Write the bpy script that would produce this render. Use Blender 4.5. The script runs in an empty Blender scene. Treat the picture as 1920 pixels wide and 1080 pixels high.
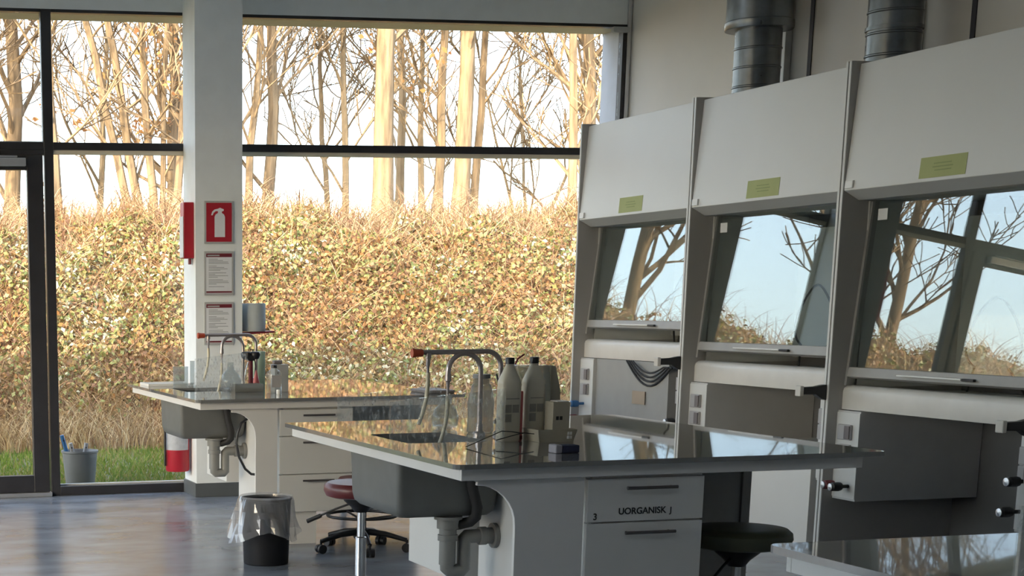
import bpy, math, random
import numpy as np
from mathutils import Vector, Matrix

random.seed(7)
rng = np.random.default_rng(11)
C = bpy.context.scene.collection
SC = bpy.context.scene

# ------------------------------------------------------------------ camera
EYE = (0.0, 0.0, 1.47)
cam_d = bpy.data.cameras.new('camera')
cam_d.sensor_fit = 'HORIZONTAL'
cam_d.sensor_width = 36.0
cam_d.lens = 3040.4 / 1920 * 36
cam_d.shift_x = (960 - 290.0) / 1920
cam_d.shift_y = (1173.6 - 540) / 1920
cam_d.clip_start = 0.05
cam_d.clip_end = 300
cam = bpy.data.objects.new('camera', cam_d)
C.objects.link(cam)
SC.camera = cam
pitch, yaw, roll = -0.19677, 0.20655, -0.00979
fw = Vector((math.sin(yaw) * math.cos(pitch), math.cos(yaw) * math.cos(pitch), math.sin(pitch)))
rt = Vector((math.cos(yaw), -math.sin(yaw), 0))
up = rt.cross(fw)
r2 = math.cos(roll) * rt + math.sin(roll) * up
u2 = -math.sin(roll) * rt + math.cos(roll) * up
cam.matrix_world = Matrix(((r2.x, u2.x, -fw.x, EYE[0]), (r2.y, u2.y, -fw.y, EYE[1]), (r2.z, u2.z, -fw.z, EYE[2]), (0, 0, 0, 1)))

# ------------------------------------------------------------------ light
SC.view_settings.view_transform = 'Standard'
SC.view_settings.look = 'None'
SC.view_settings.gamma = 1.0
SC.view_settings.use_curve_mapping = False
SC.view_settings.exposure = 0.0
SUN_DIR = Vector((0.62, 0.60, -0.42)).normalized()     # the way the light travels
w = bpy.data.worlds.new('sky_world')
SC.world = w
w.use_nodes = True
nt = w.node_tree
nt.nodes.clear()
sky = nt.nodes.new('ShaderNodeTexSky')
sky.sky_type = 'NISHITA'
sky.sun_disc = False
sky.sun_elevation = math.radians(26)
sky.sun_rotation = math.atan2(-SUN_DIR.x, -SUN_DIR.y)
sky.air_density = 1.0
sky.dust_density = 3.0
sky.ozone_density = 1.0
bg = nt.nodes.new('ShaderNodeBackground')
bg.inputs['Strength'].default_value = 1.0
haze = nt.nodes.new('ShaderNodeBackground')          # thin bright winter cloud over the blue
haze.inputs['Color'].default_value = (0.83, 0.94, 1.04, 1)
haze.inputs['Strength'].default_value = 2.0
addw = nt.nodes.new('ShaderNodeAddShader')
wo = nt.nodes.new('ShaderNodeOutputWorld')
nt.links.new(sky.outputs[0], bg.inputs[0])
nt.links.new(bg.outputs[0], addw.inputs[0])
nt.links.new(haze.outputs[0], addw.inputs[1])
nt.links.new(addw.outputs[0], wo.inputs[0])
sun_d = bpy.data.lights.new('sun', 'SUN')
sun_d.energy = 7.0
sun_d.color = (1.0, 0.86, 0.62)
sun_d.angle = math.radians(0.6)
sun = bpy.data.objects.new('sun', sun_d)
C.objects.link(sun)
sun.rotation_euler = SUN_DIR.to_track_quat('-Z', 'Y').to_euler()
sun.location = (-20, -15, 20)
SC.cycles.max_bounces = 10
SC.cycles.diffuse_bounces = 5
SC.cycles.glossy_bounces = 5
SC.cycles.transparent_max_bounces = 24
SC.cycles.transmission_bounces = 8
SC.cycles.use_denoising = True
SC.cycles.caustics_reflective = False
SC.cycles.caustics_refractive = False
SC.cycles.sample_clamp_indirect = 6


# ------------------------------------------------------------------ materials
def mat(name, col, rough=0.5, metal=0.0, var=0.06, scale=8.0, bump=0.0, bscale=60.0, rvar=0.0, spec=0.5, stretch=None, coat=0.0):
    m = bpy.data.materials.new(name)
    m.use_nodes = True
    t = m.node_tree
    b = t.nodes['Principled BSDF']
    b.inputs['Roughness'].default_value = rough
    b.inputs['Metallic'].default_value = metal
    b.inputs['Specular IOR Level'].default_value = spec
    b.inputs['Coat Weight'].default_value = coat
    b.inputs['Coat Roughness'].default_value = 0.015
    tc = t.nodes.new('ShaderNodeTexCoord')
    mp = t.nodes.new('ShaderNodeMapping')
    t.links.new(tc.outputs['Object'], mp.inputs[0])
    if stretch:
        mp.inputs['Scale'].default_value = stretch
    n = t.nodes.new('ShaderNodeTexNoise')
    n.inputs['Scale'].default_value = scale
    n.inputs['Detail'].default_value = 4
    t.links.new(mp.outputs[0], n.inputs['Vector'])
    r = t.nodes.new('ShaderNodeMapRange')
    r.inputs['From Min'].default_value = 0.3
    r.inputs['From Max'].default_value = 0.7
    r.inputs['To Min'].default_value = 1 - var
    r.inputs['To Max'].default_value = 1 + var
    t.links.new(n.outputs['Fac'], r.inputs['Value'])
    mx = t.nodes.new('ShaderNodeMix')
    mx.data_type = 'RGBA'
    mx.blend_type = 'MULTIPLY'
    mx.inputs[0].default_value = 1.0
    mx.inputs[6].default_value = (*col, 1)
    t.links.new(r.outputs[0], mx.inputs[7])
    t.links.new(mx.outputs[2], b.inputs['Base Color'])
    if rvar:
        r3 = t.nodes.new('ShaderNodeMapRange')
        r3.inputs['To Min'].default_value = max(0.02, rough - rvar)
        r3.inputs['To Max'].default_value = rough + rvar
        t.links.new(n.outputs['Fac'], r3.inputs['Value'])
        t.links.new(r3.outputs[0], b.inputs['Roughness'])
    if bump:
        n2 = t.nodes.new('ShaderNodeTexNoise')
        n2.inputs['Scale'].default_value = bscale
        t.links.new(mp.outputs[0], n2.inputs['Vector'])
        bp = t.nodes.new('ShaderNodeBump')
        bp.inputs['Strength'].default_value = bump
        bp.inputs['Distance'].default_value = 0.01
        t.links.new(n2.outputs['Fac'], bp.inputs['Height'])
        t.links.new(bp.outputs[0], b.inputs['Normal'])
    return m


def clear(name, tint=(1, 1, 1), haze=0.0, haze_col=(0.7, 0.72, 0.72), dirt=0.0, ior=1.5, rough=0.0):
    """see-through sheet: straight transmission plus Fresnel reflection, optional haze and water spots"""
    m = bpy.data.materials.new(name)
    m.use_nodes = True
    t = m.node_tree
    t.nodes.clear()
    o = t.nodes.new('ShaderNodeOutputMaterial')
    tr = t.nodes.new('ShaderNodeBsdfTransparent')
    tr.inputs[0].default_value = (*tint, 1)
    gl = t.nodes.new('ShaderNodeBsdfGlossy')
    gl.inputs['Roughness'].default_value = rough
    # Schlick's curve on both faces of the sheet
    f0 = ((ior - 1) / (ior + 1)) ** 2
    ge = t.nodes.new('ShaderNodeNewGeometry')
    dt = t.nodes.new('ShaderNodeVectorMath')
    dt.operation = 'DOT_PRODUCT'
    t.links.new(ge.outputs['Incoming'], dt.inputs[0])
    t.links.new(ge.outputs['Normal'], dt.inputs[1])
    ab = t.nodes.new('ShaderNodeMath')
    ab.operation = 'ABSOLUTE'
    t.links.new(dt.outputs['Value'], ab.inputs[0])
    om = t.nodes.new('ShaderNodeMath')
    om.operation = 'SUBTRACT'
    om.inputs[0].default_value = 1.0
    om.use_clamp = True
    t.links.new(ab.outputs[0], om.inputs[1])
    pw = t.nodes.new('ShaderNodeMath')
    pw.operation = 'POWER'
    pw.inputs[1].default_value = 5.0
    t.links.new(om.outputs[0], pw.inputs[0])
    fr = t.nodes.new('ShaderNodeMath')
    fr.operation = 'MULTIPLY_ADD'
    fr.inputs[1].default_value = 1 - f0
    fr.inputs[2].default_value = f0
    t.links.new(pw.outputs[0], fr.inputs[0])
    mx = t.nodes.new('ShaderNodeMixShader')
    t.links.new(fr.outputs[0], mx.inputs[0])
    last = tr.outputs[0]
    if haze or dirt:
        df = t.nodes.new('ShaderNodeBsdfTranslucent')
        df2 = t.nodes.new('ShaderNodeBsdfDiffuse')
        df.inputs[0].default_value = (*haze_col, 1)
        df2.inputs[0].default_value = (*haze_col, 1)
        add = t.nodes.new('ShaderNodeMixShader')
        t.links.new(df.outputs[0], add.inputs[1])
        t.links.new(df2.outputs[0], add.inputs[2])
        hz = t.nodes.new('ShaderNodeMixShader')
        hz.inputs[0].default_value = haze
        if dirt:
            tc = t.nodes.new('ShaderNodeTexCoord')
            mp = t.nodes.new('ShaderNodeMapping')
            mp.inputs['Scale'].default_value = (1, 1, 0.45)
            t.links.new(tc.outputs['Object'], mp.inputs[0])
            ns = t.nodes.new('ShaderNodeTexNoise')
            ns.inputs['Scale'].default_value = 70
            ns.inputs['Detail'].default_value = 5
            ns.inputs['Roughness'].default_value = 0.7
            t.links.new(mp.outputs[0], ns.inputs['Vector'])
            rr = t.nodes.new('ShaderNodeMapRange')
            rr.inputs['From Min'].default_value = 0.5
            rr.inputs['From Max'].default_value = 0.75
            rr.inputs['To Min'].default_value = haze
            rr.inputs['To Max'].default_value = haze + dirt
            t.links.new(ns.outputs['Fac'], rr.inputs['Value'])
            t.links.new(rr.outputs[0], hz.inputs[0])
        t.links.new(tr.outputs[0], hz.inputs[1])
        t.links.new(add.outputs[0], hz.inputs[2])
        last = hz.outputs[0]
    t.links.new(last, mx.inputs[1])
    t.links.new(gl.outputs[0], mx.inputs[2])
    t.links.new(mx.outputs[0], o.inputs[0])
    return m


def leafmat(name, stops, rough=0.6, transl=0.25, patch=0.0):
    """each leaf, blade or stem its own colour out of the ramp"""
    m = bpy.data.materials.new(name)
    m.use_nodes = True
    t = m.node_tree
    t.nodes.clear()
    o = t.nodes.new('ShaderNodeOutputMaterial')
    g = t.nodes.new('ShaderNodeNewGeometry')
    cr = t.nodes.new('ShaderNodeValToRGB')
    cr.color_ramp.interpolation = 'CONSTANT'
    e = cr.color_ramp.elements
    while len(e) < len(stops):
        e.new(0.5)
    for i, (p, c) in enumerate(stops):
        e[i].position = p
        e[i].color = (*c, 1)
    if patch:
        # plants of a kind grow together: shift the ramp by a slow noise
        tc = t.nodes.new('ShaderNodeTexCoord')
        ns = t.nodes.new('ShaderNodeTexNoise')
        ns.inputs['Scale'].default_value = 0.9
        ns.inputs['Detail'].default_value = 4
        ns.inputs['Roughness'].default_value = 0.65
        t.links.new(tc.outputs['Object'], ns.inputs['Vector'])
        ma = t.nodes.new('ShaderNodeMapRange')
        ma.inputs['From Min'].default_value = 0.35
        ma.inputs['From Max'].default_value = 0.65
        ma.inputs['To Min'].default_value = -patch
        ma.inputs['To Max'].default_value = patch
        t.links.new(ns.outputs['Fac'], ma.inputs['Value'])
        ad = t.nodes.new('ShaderNodeMath')
        ad.operation = 'ADD'
        ad.use_clamp = True
        t.links.new(g.outputs['Random Per Island'], ad.inputs[0])
        t.links.new(ma.outputs[0], ad.inputs[1])
        t.links.new(ad.outputs[0], cr.inputs[0])
    else:
        t.links.new(g.outputs['Random Per Island'], cr.inputs[0])
    b = t.nodes.new('ShaderNodeBsdfPrincipled')
    b.inputs['Roughness'].default_value = rough
    b.inputs['Specular IOR Level'].default_value = 0.4
    t.links.new(cr.outputs[0], b.inputs['Base Color'])
    ts = t.nodes.new('ShaderNodeBsdfTranslucent')
    t.links.new(cr.outputs[0], ts.inputs[0])
    mx = t.nodes.new('ShaderNodeMixShader')
    mx.inputs[0].default_value = transl
    t.links.new(b.outputs[0], mx.inputs[1])
    t.links.new(ts.outputs[0], mx.inputs[2])
    t.links.new(mx.outputs[0], o.inputs[0])
    return m


M = dict(
    wall=mat('painted_wall', (0.76, 0.80, 0.81), 0.75, var=0.03, bump=0.03),
    wallpanel=mat('wall_panel', (0.66, 0.64, 0.60), 0.55, var=0.03, scale=2),
    ceil=mat('ceiling_paint', (0.80, 0.80, 0.79), 0.9),
    dark=mat('dark_metal_frame', (0.022, 0.022, 0.026), 0.4, var=0.15),
    seam=mat('dark_joint', (0.02, 0.018, 0.03), 0.6),
    soffit=mat('pale_reveal_board', (0.72, 0.66, 0.52), 0.6),
    jamb=mat('grey_reveal_panel', (0.45, 0.47, 0.52), 0.5),
    alu=mat('aluminium', (0.62, 0.62, 0.63), 0.35, 0.9, var=0.05),
    lam=mat('white_laminate', (0.66, 0.66, 0.64), 0.45, var=0.025, scale=3),
    lamgrey=mat('light_grey_laminate', (0.72, 0.71, 0.69), 0.42, var=0.03, scale=3),
    hood=mat('white_powder_coat', (0.63, 0.635, 0.62), 0.38, var=0.02, scale=2),
    servbox=mat('mid_grey_service_box', (0.50, 0.50, 0.49), 0.5, var=0.03),
    hoodback=mat('dark_grey_back_panel', (0.13, 0.13, 0.13), 0.55, var=0.04),
    hooddark=mat('grey_powder_coat', (0.30, 0.30, 0.29), 0.5, var=0.04),
    hoodside=mat('grey_side_panel', (0.34, 0.335, 0.325), 0.45, var=0.03, scale=3),
    bar=mat('brushed_sash_bar', (0.33, 0.32, 0.30), 0.45, 0.0, var=0.05),
    hoodin=mat('hood_lining', (0.50, 0.51, 0.50), 0.45, var=0.04),
    lip=mat('pale_ceramic', (0.60, 0.58, 0.54), 0.3, var=0.05, scale=6),
    top=mat('glossy_grey_worktop', (0.19, 0.19, 0.185), 0.035, var=0.05, scale=30, spec=0.55, coat=0.55),
    edge=mat('dark_worktop_edge', (0.06, 0.055, 0.055), 0.25),
    sink=mat('grey_sink_plastic', (0.13, 0.135, 0.13), 0.5, var=0.08),
    pipe=mat('grey_pipe_plastic', (0.20, 0.20, 0.19), 0.5),
    black=mat('black_plastic', (0.012, 0.012, 0.014), 0.4, var=0.2),
    rubber=mat('black_rubber', (0.015, 0.015, 0.016), 0.7, var=0.2),
    chrome=mat('chrome', (0.72, 0.72, 0.72), 0.14, 1.0, var=0.02),
    tap=mat('grey_tap_metal', (0.40, 0.36, 0.36), 0.3, 0.75, var=0.05),
    handle=mat('dark_brushed_handle', (0.14, 0.13, 0.13), 0.35, 0.6),
    red=mat('red_enamel', (0.40, 0.015, 0.03), 0.4, var=0.05),
    tapred=mat('red_brown_plastic', (0.45, 0.07, 0.03), 0.4),
    darkred=mat('dark_red_print', (0.15, 0.015, 0.025), 0.5),
    seatred=mat('dark_red_vinyl', (0.11, 0.02, 0.022), 0.38, var=0.08, bump=0.05),
    seatgreen=mat('dark_olive_vinyl', (0.045, 0.05, 0.03), 0.45, var=0.1, bump=0.05),
    paper=mat('paper', (0.70, 0.72, 0.75), 0.8, var=0.02),
    print=mat('grey_print', (0.32, 0.34, 0.36), 0.8),
    frame=mat('grey_sign_frame', (0.40, 0.41, 0.41), 0.5),
    note=mat('yellow_green_card', (0.38, 0.42, 0.18), 0.7, var=0.03),
    notetext=mat('olive_print', (0.28, 0.33, 0.14), 0.8),
    ink=mat('black_ink', (0.02, 0.02, 0.02), 0.7),
    white=mat('white_plastic', (0.74, 0.74, 0.72), 0.4, var=0.03),
    bottle=mat('cream_bottle_plastic', (0.56, 0.52, 0.42), 0.4, var=0.04),
    label=mat('grey_label_print', (0.25, 0.24, 0.21), 0.6),
    card=mat('grey_brown_card', (0.38, 0.35, 0.28), 0.8, var=0.06),
    bin=mat('black_bin_plastic', (0.010, 0.011, 0.014), 0.6, var=0.15, spec=0.25),
    bucket=mat('grey_bucket_plastic', (0.20, 0.21, 0.22), 0.5, var=0.05),
    blue=mat('blue_plastic', (0.03, 0.13, 0.32), 0.4),
    sponge_blue=mat('navy_scourer', (0.02, 0.025, 0.06), 0.9, bump=0.5),
    sponge=mat('grey_sponge', (0.30, 0.29, 0.33), 0.9, bump=0.4),
    pink=mat('pink_plastic', (0.55, 0.13, 0.13), 0.4),
    greenroll=mat('pale_green_paper', (0.45, 0.58, 0.42), 0.8),
    hose=mat('cream_hose', (0.62, 0.57, 0.42), 0.4),
    wire=mat('dark_wire', (0.03, 0.03, 0.03), 0.5),
    orange=mat('orange_red_label', (0.42, 0.12, 0.06), 0.6),
    tan=mat('tan_label', (0.34, 0.27, 0.20), 0.7),
    socket=mat('grey_socket_cover', (0.38, 0.37, 0.37), 0.5),
    dsocket=mat('dark_socket_flap', (0.16, 0.14, 0.14), 0.5),
    glass=clear('window_glass', (0.93, 0.94, 0.94), ior=1.45),
    sash=clear('sash_glass', (0.88, 0.92, 0.91), ior=2.15),
    lab=clear('clear_lab_glass', (0.86, 0.88, 0.88), haze=0.10, ior=1.35),
    acryl=clear('spotted_acrylic', (0.94, 0.95, 0.95), haze=0.05, haze_col=(0.75, 0.76, 0.75), dirt=0.5, ior=1.3),
    film=clear('plastic_bag_film', (0.93, 0.93, 0.94), haze=0.24, haze_col=(0.88, 0.88, 0.90), ior=1.75, rough=0.1),
    frost=clear('cloudy_plastic', (0.72, 0.73, 0.71), haze=0.42, haze_col=(0.45, 0.45, 0.42), ior=1.35, rough=0.15),
)

# galvanised duct: metal with patchy tone
M['galv'] = mat('galvanised_steel', (0.17, 0.185, 0.195), 0.30, 0.85, var=0.3, scale=6, rvar=0.08)

# floor: grey blue resin with cloudy streaks
M['floor'] = mat('grey_blue_resin_floor', (0.22, 0.245, 0.285), 0.22, var=0.22, scale=2.2, rvar=0.1, spec=0.6, stretch=(1, 1.6, 1))


# ------------------------------------------------------------------ mesh helpers
class MB:
    def __init__(s):
        s.v = []
        s.f = []

    def add(s, vs, fs):
        o = len(s.v)
        s.v.extend([tuple(v) for v in vs])
        s.f.extend([tuple(i + o for i in f) for f in fs])
        return s

    def box(s, x0, x1, y0, y1, z0, z1):
        return s.hexa([(x0, y0, z0), (x1, y0, z0), (x1, y1, z0), (x0, y1, z0), (x0, y0, z1), (x1, y0, z1), (x1, y1, z1), (x0, y1, z1)])

    def hexa(s, p):
        return s.add(p, [(3, 2, 1, 0), (4, 5, 6, 7), (0, 1, 5, 4), (1, 2, 6, 5), (2, 3, 7, 6), (3, 0, 4, 7)])

    def prism(s, poly, axis, a, b):
        """extrude a 2D outline along an axis; outline is (y,z) for x, (x,z) for y, (x,y) for z"""
        def pt(q, h):
            return {'x': (h, q[0], q[1]), 'y': (q[0], h, q[1]), 'z': (q[0], q[1], h)}[axis]
        n = len(poly)
        vs = [pt(q, a) for q in poly] + [pt(q, b) for q in poly]
        fs = [tuple(range(n)), tuple(range(2 * n - 1, n - 1, -1))]
        for i in range(n):
            j = (i + 1) % n
            fs.append((i, i + n, j + n, j))
        return s.add(vs, fs)

    def tube(s, path, r, n=10, caps=True):
        P = [Vector(p) for p in path]
        R = r if isinstance(r, (list, tuple)) else [r] * len(P)
        t0 = (P[1] - P[0]).normalized()
        u = t0.orthogonal().normalized()
        vs, fs = [], []
        for i, p in enumerate(P):
            if i == 0:
                t = t0
            elif i == len(P) - 1:
                t = (P[i] - P[i - 1]).normalized()
            else:
                t = ((P[i] - P[i - 1]).normalized() + (P[i + 1] - P[i]).normalized())
                t = t.normalized() if t.length > 1e-6 else t0
            u = (u - t * u.dot(t))
            u = u.normalized() if u.length > 1e-6 else t.orthogonal().normalized()
            w_ = t.cross(u)
            for k in range(n):
                a = 2 * math.pi * k / n
                vs.append(p + R[i] * (math.cos(a) * u + math.sin(a) * w_))
        for i in range(len(P) - 1):
            for k in range(n):
                k2 = (k + 1) % n
                fs.append((i * n + k, i * n + k2, (i + 1) * n + k2, (i + 1) * n + k))
        if caps:
            fs.append(tuple(range(n - 1, -1, -1)))
            fs.append(tuple(range((len(P) - 1) * n, len(P) * n)))
        return s.add(vs, fs)

    def lathe(s, prof, c, n=28, axis='z', closed=False):
        """prof: (radius, height) list"""
        vs, fs = [], []
        for r, h in prof:
            for k in range(n):
                a = 2 * math.pi * k / n
                q = (r * math.cos(a), r * math.sin(a))
                if axis == 'z':
                    vs.append((c[0] + q[0], c[1] + q[1], c[2] + h))
                elif axis == 'x':
                    vs.append((c[0] + h, c[1] + q[0], c[2] + q[1]))
                else:
                    vs.append((c[0] + q[0], c[1] + h, c[2] + q[1]))
        m = len(prof)
        for i in range(m - 1 + (1 if closed else 0)):
            i2 = (i + 1) % m
            for k in range(n):
                k2 = (k + 1) % n
                fs.append((i * n + k, i * n + k2, i2 * n + k2, i2 * n + k))
        if not closed:
            if prof[0][0] > 1e-6:
                fs.append(tuple(range(n - 1, -1, -1)))
            if prof[-1][0] > 1e-6:
                fs.append(tuple(range((m - 1) * n, m * n)))
        return s.add(vs, fs)

    def build(s, name, m, parent=None, bevel=0.0, smooth=False, seg=2, kind=None, label=None):
        org = Vector((0, 0, 0))
        if parent is not None:
            org = Vector(parent['_o']) if '_o' in parent else org
        me = bpy.data.meshes.new(name)
        me.from_pydata([(v[0] - org.x, v[1] - org.y, v[2] - org.z) for v in s.v], [], s.f)
        me.materials.append(m)
        if smooth:
            me.polygons.foreach_set('use_smooth', [True] * len(me.polygons))
            me.set_sharp_from_angle(angle=math.radians(40))
        me.update()
        o = bpy.data.objects.new(name, me)
        C.objects.link(o)
        if parent is not None:
            o.parent = parent
            o['_o'] = tuple(org)
        if bevel:
            b = o.modifiers.new('bevel', 'BEVEL')
            b.width = bevel
            b.segments = seg
            b.limit_method = 'ANGLE'
            b.angle_limit = math.radians(35)
            b.harden_normals = False
        if kind:
            o['kind'] = kind
        if label:
            o['label'] = label
        return o


def thing(name, label, cat, loc=(0, 0, 0), group=None):
    o = bpy.data.objects.new(name, None)
    o.empty_display_size = 0.1
    C.objects.link(o)
    o.location = loc
    o['_o'] = tuple(loc)
    o['label'] = label
    o['category'] = cat
    if group:
        o['group'] = group
    return o


def tag(o, label, cat, group=None):
    o['label'] = label
    o['category'] = cat
    if group:
        o['group'] = group
    return o


def copy_tree(o, parent=None):
    c = o.copy()
    C.objects.link(c)
    if parent is not None:
        c.parent = parent
    for ch in [x for x in bpy.data.objects if x.parent == o]:
        copy_tree(ch, c)
    return c


def dup(o, off, label, group=None):
    c = copy_tree(o)
    c.location = Vector(o.location) + Vector(off)
    c['label'] = label
    if group:
        c['group'] = group
    return c


def arc(cx, cz, r, a0, a1, n, y):
    return [(cx + r * math.cos(math.radians(a0 + (a1 - a0) * i / n)), y, cz + r * math.sin(math.radians(a0 + (a1 - a0) * i / n))) for i in range(n + 1)]


def B(*a):
    return MB().box(*a)


# ------------------------------------------------------------------ the room
YW, YO = 12.488, 12.90          # inner and outer face of the glazed wall
XR = 6.54                       # wall behind the fume hoods
XL, YB, ZC = -5.0, -4.0, 4.15
HEAD = 3.60

B(XL, XR, YB, YO - 0.3, -0.12, 0.0).build('floor', M['floor'], kind='structure')
# ceiling with deep rooflight wells added for indoor light (too deep for the low sun to shine down through)
ADDED_WELLS = [(0.5, 4.5, 9.8, 10.6), (-3.0, 3.5, 0.6, 1.6)]
cl = MB()
ys_ = [YB - 0.2, 0.6, 1.6, 9.8, 10.6, YO]
for k_ in range(5):
    wl_ = [q for q in ADDED_WELLS if abs(q[2] - ys_[k_]) < 1e-6]
    if wl_:
        cl.box(XL - 0.2, wl_[0][0], ys_[k_], ys_[k_ + 1], ZC, ZC + 0.2).box(wl_[0][1], XR + 0.2, ys_[k_], ys_[k_ + 1], ZC, ZC + 0.2)
    else:
        cl.box(XL - 0.2, XR + 0.2, ys_[k_], ys_[k_ + 1], ZC, ZC + 0.2)
for (a_, b_, c_, d_) in ADDED_WELLS:
    z0_, z1_ = ZC + 0.2, ZC + 1.1
    cl.box(a_ - 0.1, a_, c_ - 0.1, d_ + 0.1, z0_, z1_).box(b_, b_ + 0.1, c_ - 0.1, d_ + 0.1, z0_, z1_).box(a_, b_, c_ - 0.1, c_, z0_, z1_).box(a_, b_, d_, d_ + 0.1, z0_, z1_)
cl.build('ceiling', M['ceil'], kind='structure')
for i_, (a_, b_, c_, d_) in enumerate(ADDED_WELLS):
    B(a_ + 0.001, b_ - 0.001, c_ + 0.001, d_ - 0.001, ZC + 1.08, ZC + 1.09).build('window_%d' % (i_ + 8), M['glass'], kind='structure')  # glass over the added rooflights, out of view
wl = B(XL - 0.2, XL, YB, YO, -0.12, 0.80).box(XL - 0.2, XL, YB, YO, 3.2, ZC)
for ya_, yb_ in ((YB, 3.3), (7.0, 7.5), (11.9, YO)):  # piers around the added window openings
    wl.box(XL - 0.2, XL, ya_, yb_, 0.80, 3.2)
wl.build('wall_left', M['wall'], kind='structure')
B(XL, XR, YB - 0.2, YB, -0.12, ZC).build('wall_back', M['wall'], kind='structure')
MB().box(XL, XR, YW, YO, HEAD, ZC).build('wall_front', M['wall'], kind='structure')
B(6.515, XR + 0.2, YW, YO, -0.12, HEAD).build('wall_corner', M['wall'], kind='structure')
B(XR, XR + 0.2, YB, YW, -0.12, ZC).build('wall_right', M['wallpanel'], kind='structure')
for i, y in enumerate((10.041, 8.481, 6.92, 5.36)):
    B(XR - 0.006, XR, y - 0.02, y + 0.02, 0, ZC).build('trim_%d' % (i + 1), M['seam'], kind='structure')
B(6.500, 6.53, YW - 0.012, YW - 0.001, 0, ZC).build('trim_5', M['alu'], kind='structure')
# soffit and reveals outside the glass, dark line of the frame head
B(XL, 6.515, YW + 0.06, YO, HEAD - 0.012, HEAD).build('trim_6', M['soffit'], kind='structure')
B(6.503, 6.515, YW + 0.06, YO, 0, HEAD - 0.012).build('trim_7', M['jamb'], kind='structure')

# column between the windows
B(2.875, 3.236, 12.096, YW, 0, ZC).build('wall_column', M['wall'], kind='structure')
MB().box(2.863, 3.248, 12.084, YW, 0, 0.105).build('baseboard_column', mat('dark_grey_skirting', (0.09, 0.10, 0.105), 0.5), kind='structure', bevel=0.003)


def frame(name, x0, x1, z0, z1, bars, left=0.07, right=0.07, bot=0.07, head=0.022, mull=()):
    m = MB()
    ya, yb = YW, YW + 0.075
    if left:
        m.box(x0, x0 + left, ya, yb, z0, z1)
    if right:
        m.box(x1 - right, x1, ya, yb, z0, z1)
    m.box(x0 + left, x1 - right, ya, yb, z0, z0 + bot)
    m.box(x0 + left, x1 - right, ya, yb, z1 - head, z1)
    for zb0, zb1 in bars:
        m.box(x0 + left, x1 - right, ya, yb, zb0, zb1)
    for xm in mull:
        m.box(xm - 0.035, xm + 0.035, ya, yb, z0 + bot, z1 - head)
    f = m.build(name, M['dark'], kind='structure', bevel=0.003)
    if bot > 0.03:
        B(x0 + left + 0.01, x1 - right, yb, yb + 0.03, z0 + bot - 0.03, z0 + bot + 0.012).build('sill_strip', M['white'], f)
    for zb0, zb1 in bars:
        B(x0 + left, x1 - right, ya + 0.015, yb - 0.005, zb0 - 0.03, zb0 - 0.0005).build('transom_strip', M['soffit'], f)
    zs = [z0 + bot] + [z for b_ in bars for z in (b_[0] - 0.03, b_[1])] + [z1 - head]
    xs = [x0 + left] + [x for xm in mull for x in (xm - 0.035, xm + 0.035)] + [x1 - right]
    for k in range(0, len(xs), 2):
        for q in range(0, len(zs), 2):
            B(xs[k] + 0.0005, xs[k + 1] - 0.0005, yb - 0.03, yb - 0.024, zs[q] + 0.0005, zs[q + 1] - 0.0005).build('pane', M['glass'], f)
    return f


frame('window_1', 3.20, 6.503, 0, HEAD, [(2.60, 2.655)], left=0.05, right=0.035)
frame('window_2', 1.808, 2.93, 0, HEAD, [(2.60, 2.655)], left=0.07, right=0.03)
# door bay: upper light over a glazed door
frame('window_3', 0.62, 1.805, 2.60, HEAD, [], left=0.03, right=0.004, bot=0.055)
frame('window_4', XL, 0.62, 0, HEAD, [(2.60, 2.655)], mull=(-3.12, -1.25))

for i_, (ya_, yb_) in enumerate(((7.5, 11.9), (3.3, 7.0))):  # unseen left-wall windows, added to lift the indoor light level
    m_ = MB()
    xa_, xb_ = XL - 0.12, XL - 0.05
    m_.box(xa_, xb_, ya_ + 0.001, ya_ + 0.06, 0.801, 3.199).box(xa_, xb_, yb_ - 0.06, yb_ - 0.001, 0.801, 3.199).box(xa_, xb_, ya_ + 0.06, yb_ - 0.06, 0.801, 0.86).box(xa_, xb_, ya_ + 0.06, yb_ - 0.06, 3.14, 3.199)
    f_ = m_.build('window_%d' % (i_ + 5), M['dark'], kind='structure')
    B(XL - 0.09, XL - 0.084, ya_ + 0.061, yb_ - 0.061, 0.861, 3.139).build('pane', M['glass'], f_)

# glazed door
dr = B(0.64, 0.775, YW - 0.012, YW + 0.055, 0.035, 2.56)
dr.box(1.672, 1.795, YW - 0.012, YW + 0.055, 0.035, 2.56)
dr.box(0.775, 1.672, YW - 0.012, YW + 0.055, 2.452, 2.56)
dr.box(0.775, 1.672, YW - 0.012, YW + 0.055, 0.035, 0.165)
door = dr.build('door_1', M['dark'], kind='structure', bevel=0.004)
B(0.776, 1.671, YW + 0.015, YW + 0.022, 0.166, 2.451).build('pane', M['glass'], door)
B(1.15, 1.66, YW - 0.07, YW - 0.013, 2.475, 2.535).build('door_closer', M['alu'], door, bevel=0.006)
B(1.05, 1.60, YW - 0.045, YW - 0.02, 2.54, 2.552).build('closer_arm', M['alu'], door, bevel=0.003)
MB().tube([(0.71, YW - 0.06, 0.95), (0.71, YW - 0.06, 1.35)], 0.012).build('door_handle', M['alu'], door, smooth=True)
B(0.62, 1.808, YW - 0.04, YW + 0.06, 0, 0.033).build('threshold', M['alu'], None, kind='structure', bevel=0.004)
B(0.622, 1.806, YW, YW + 0.07, 2.562, 2.599).build('trim_8', M['dark'], kind='structure')
B(6.36, 6.50, YW - 0.05, YW - 0.001, 3.535, 3.575).build('trim_9', M['frame'], kind='structure', bevel=0.004)


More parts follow.
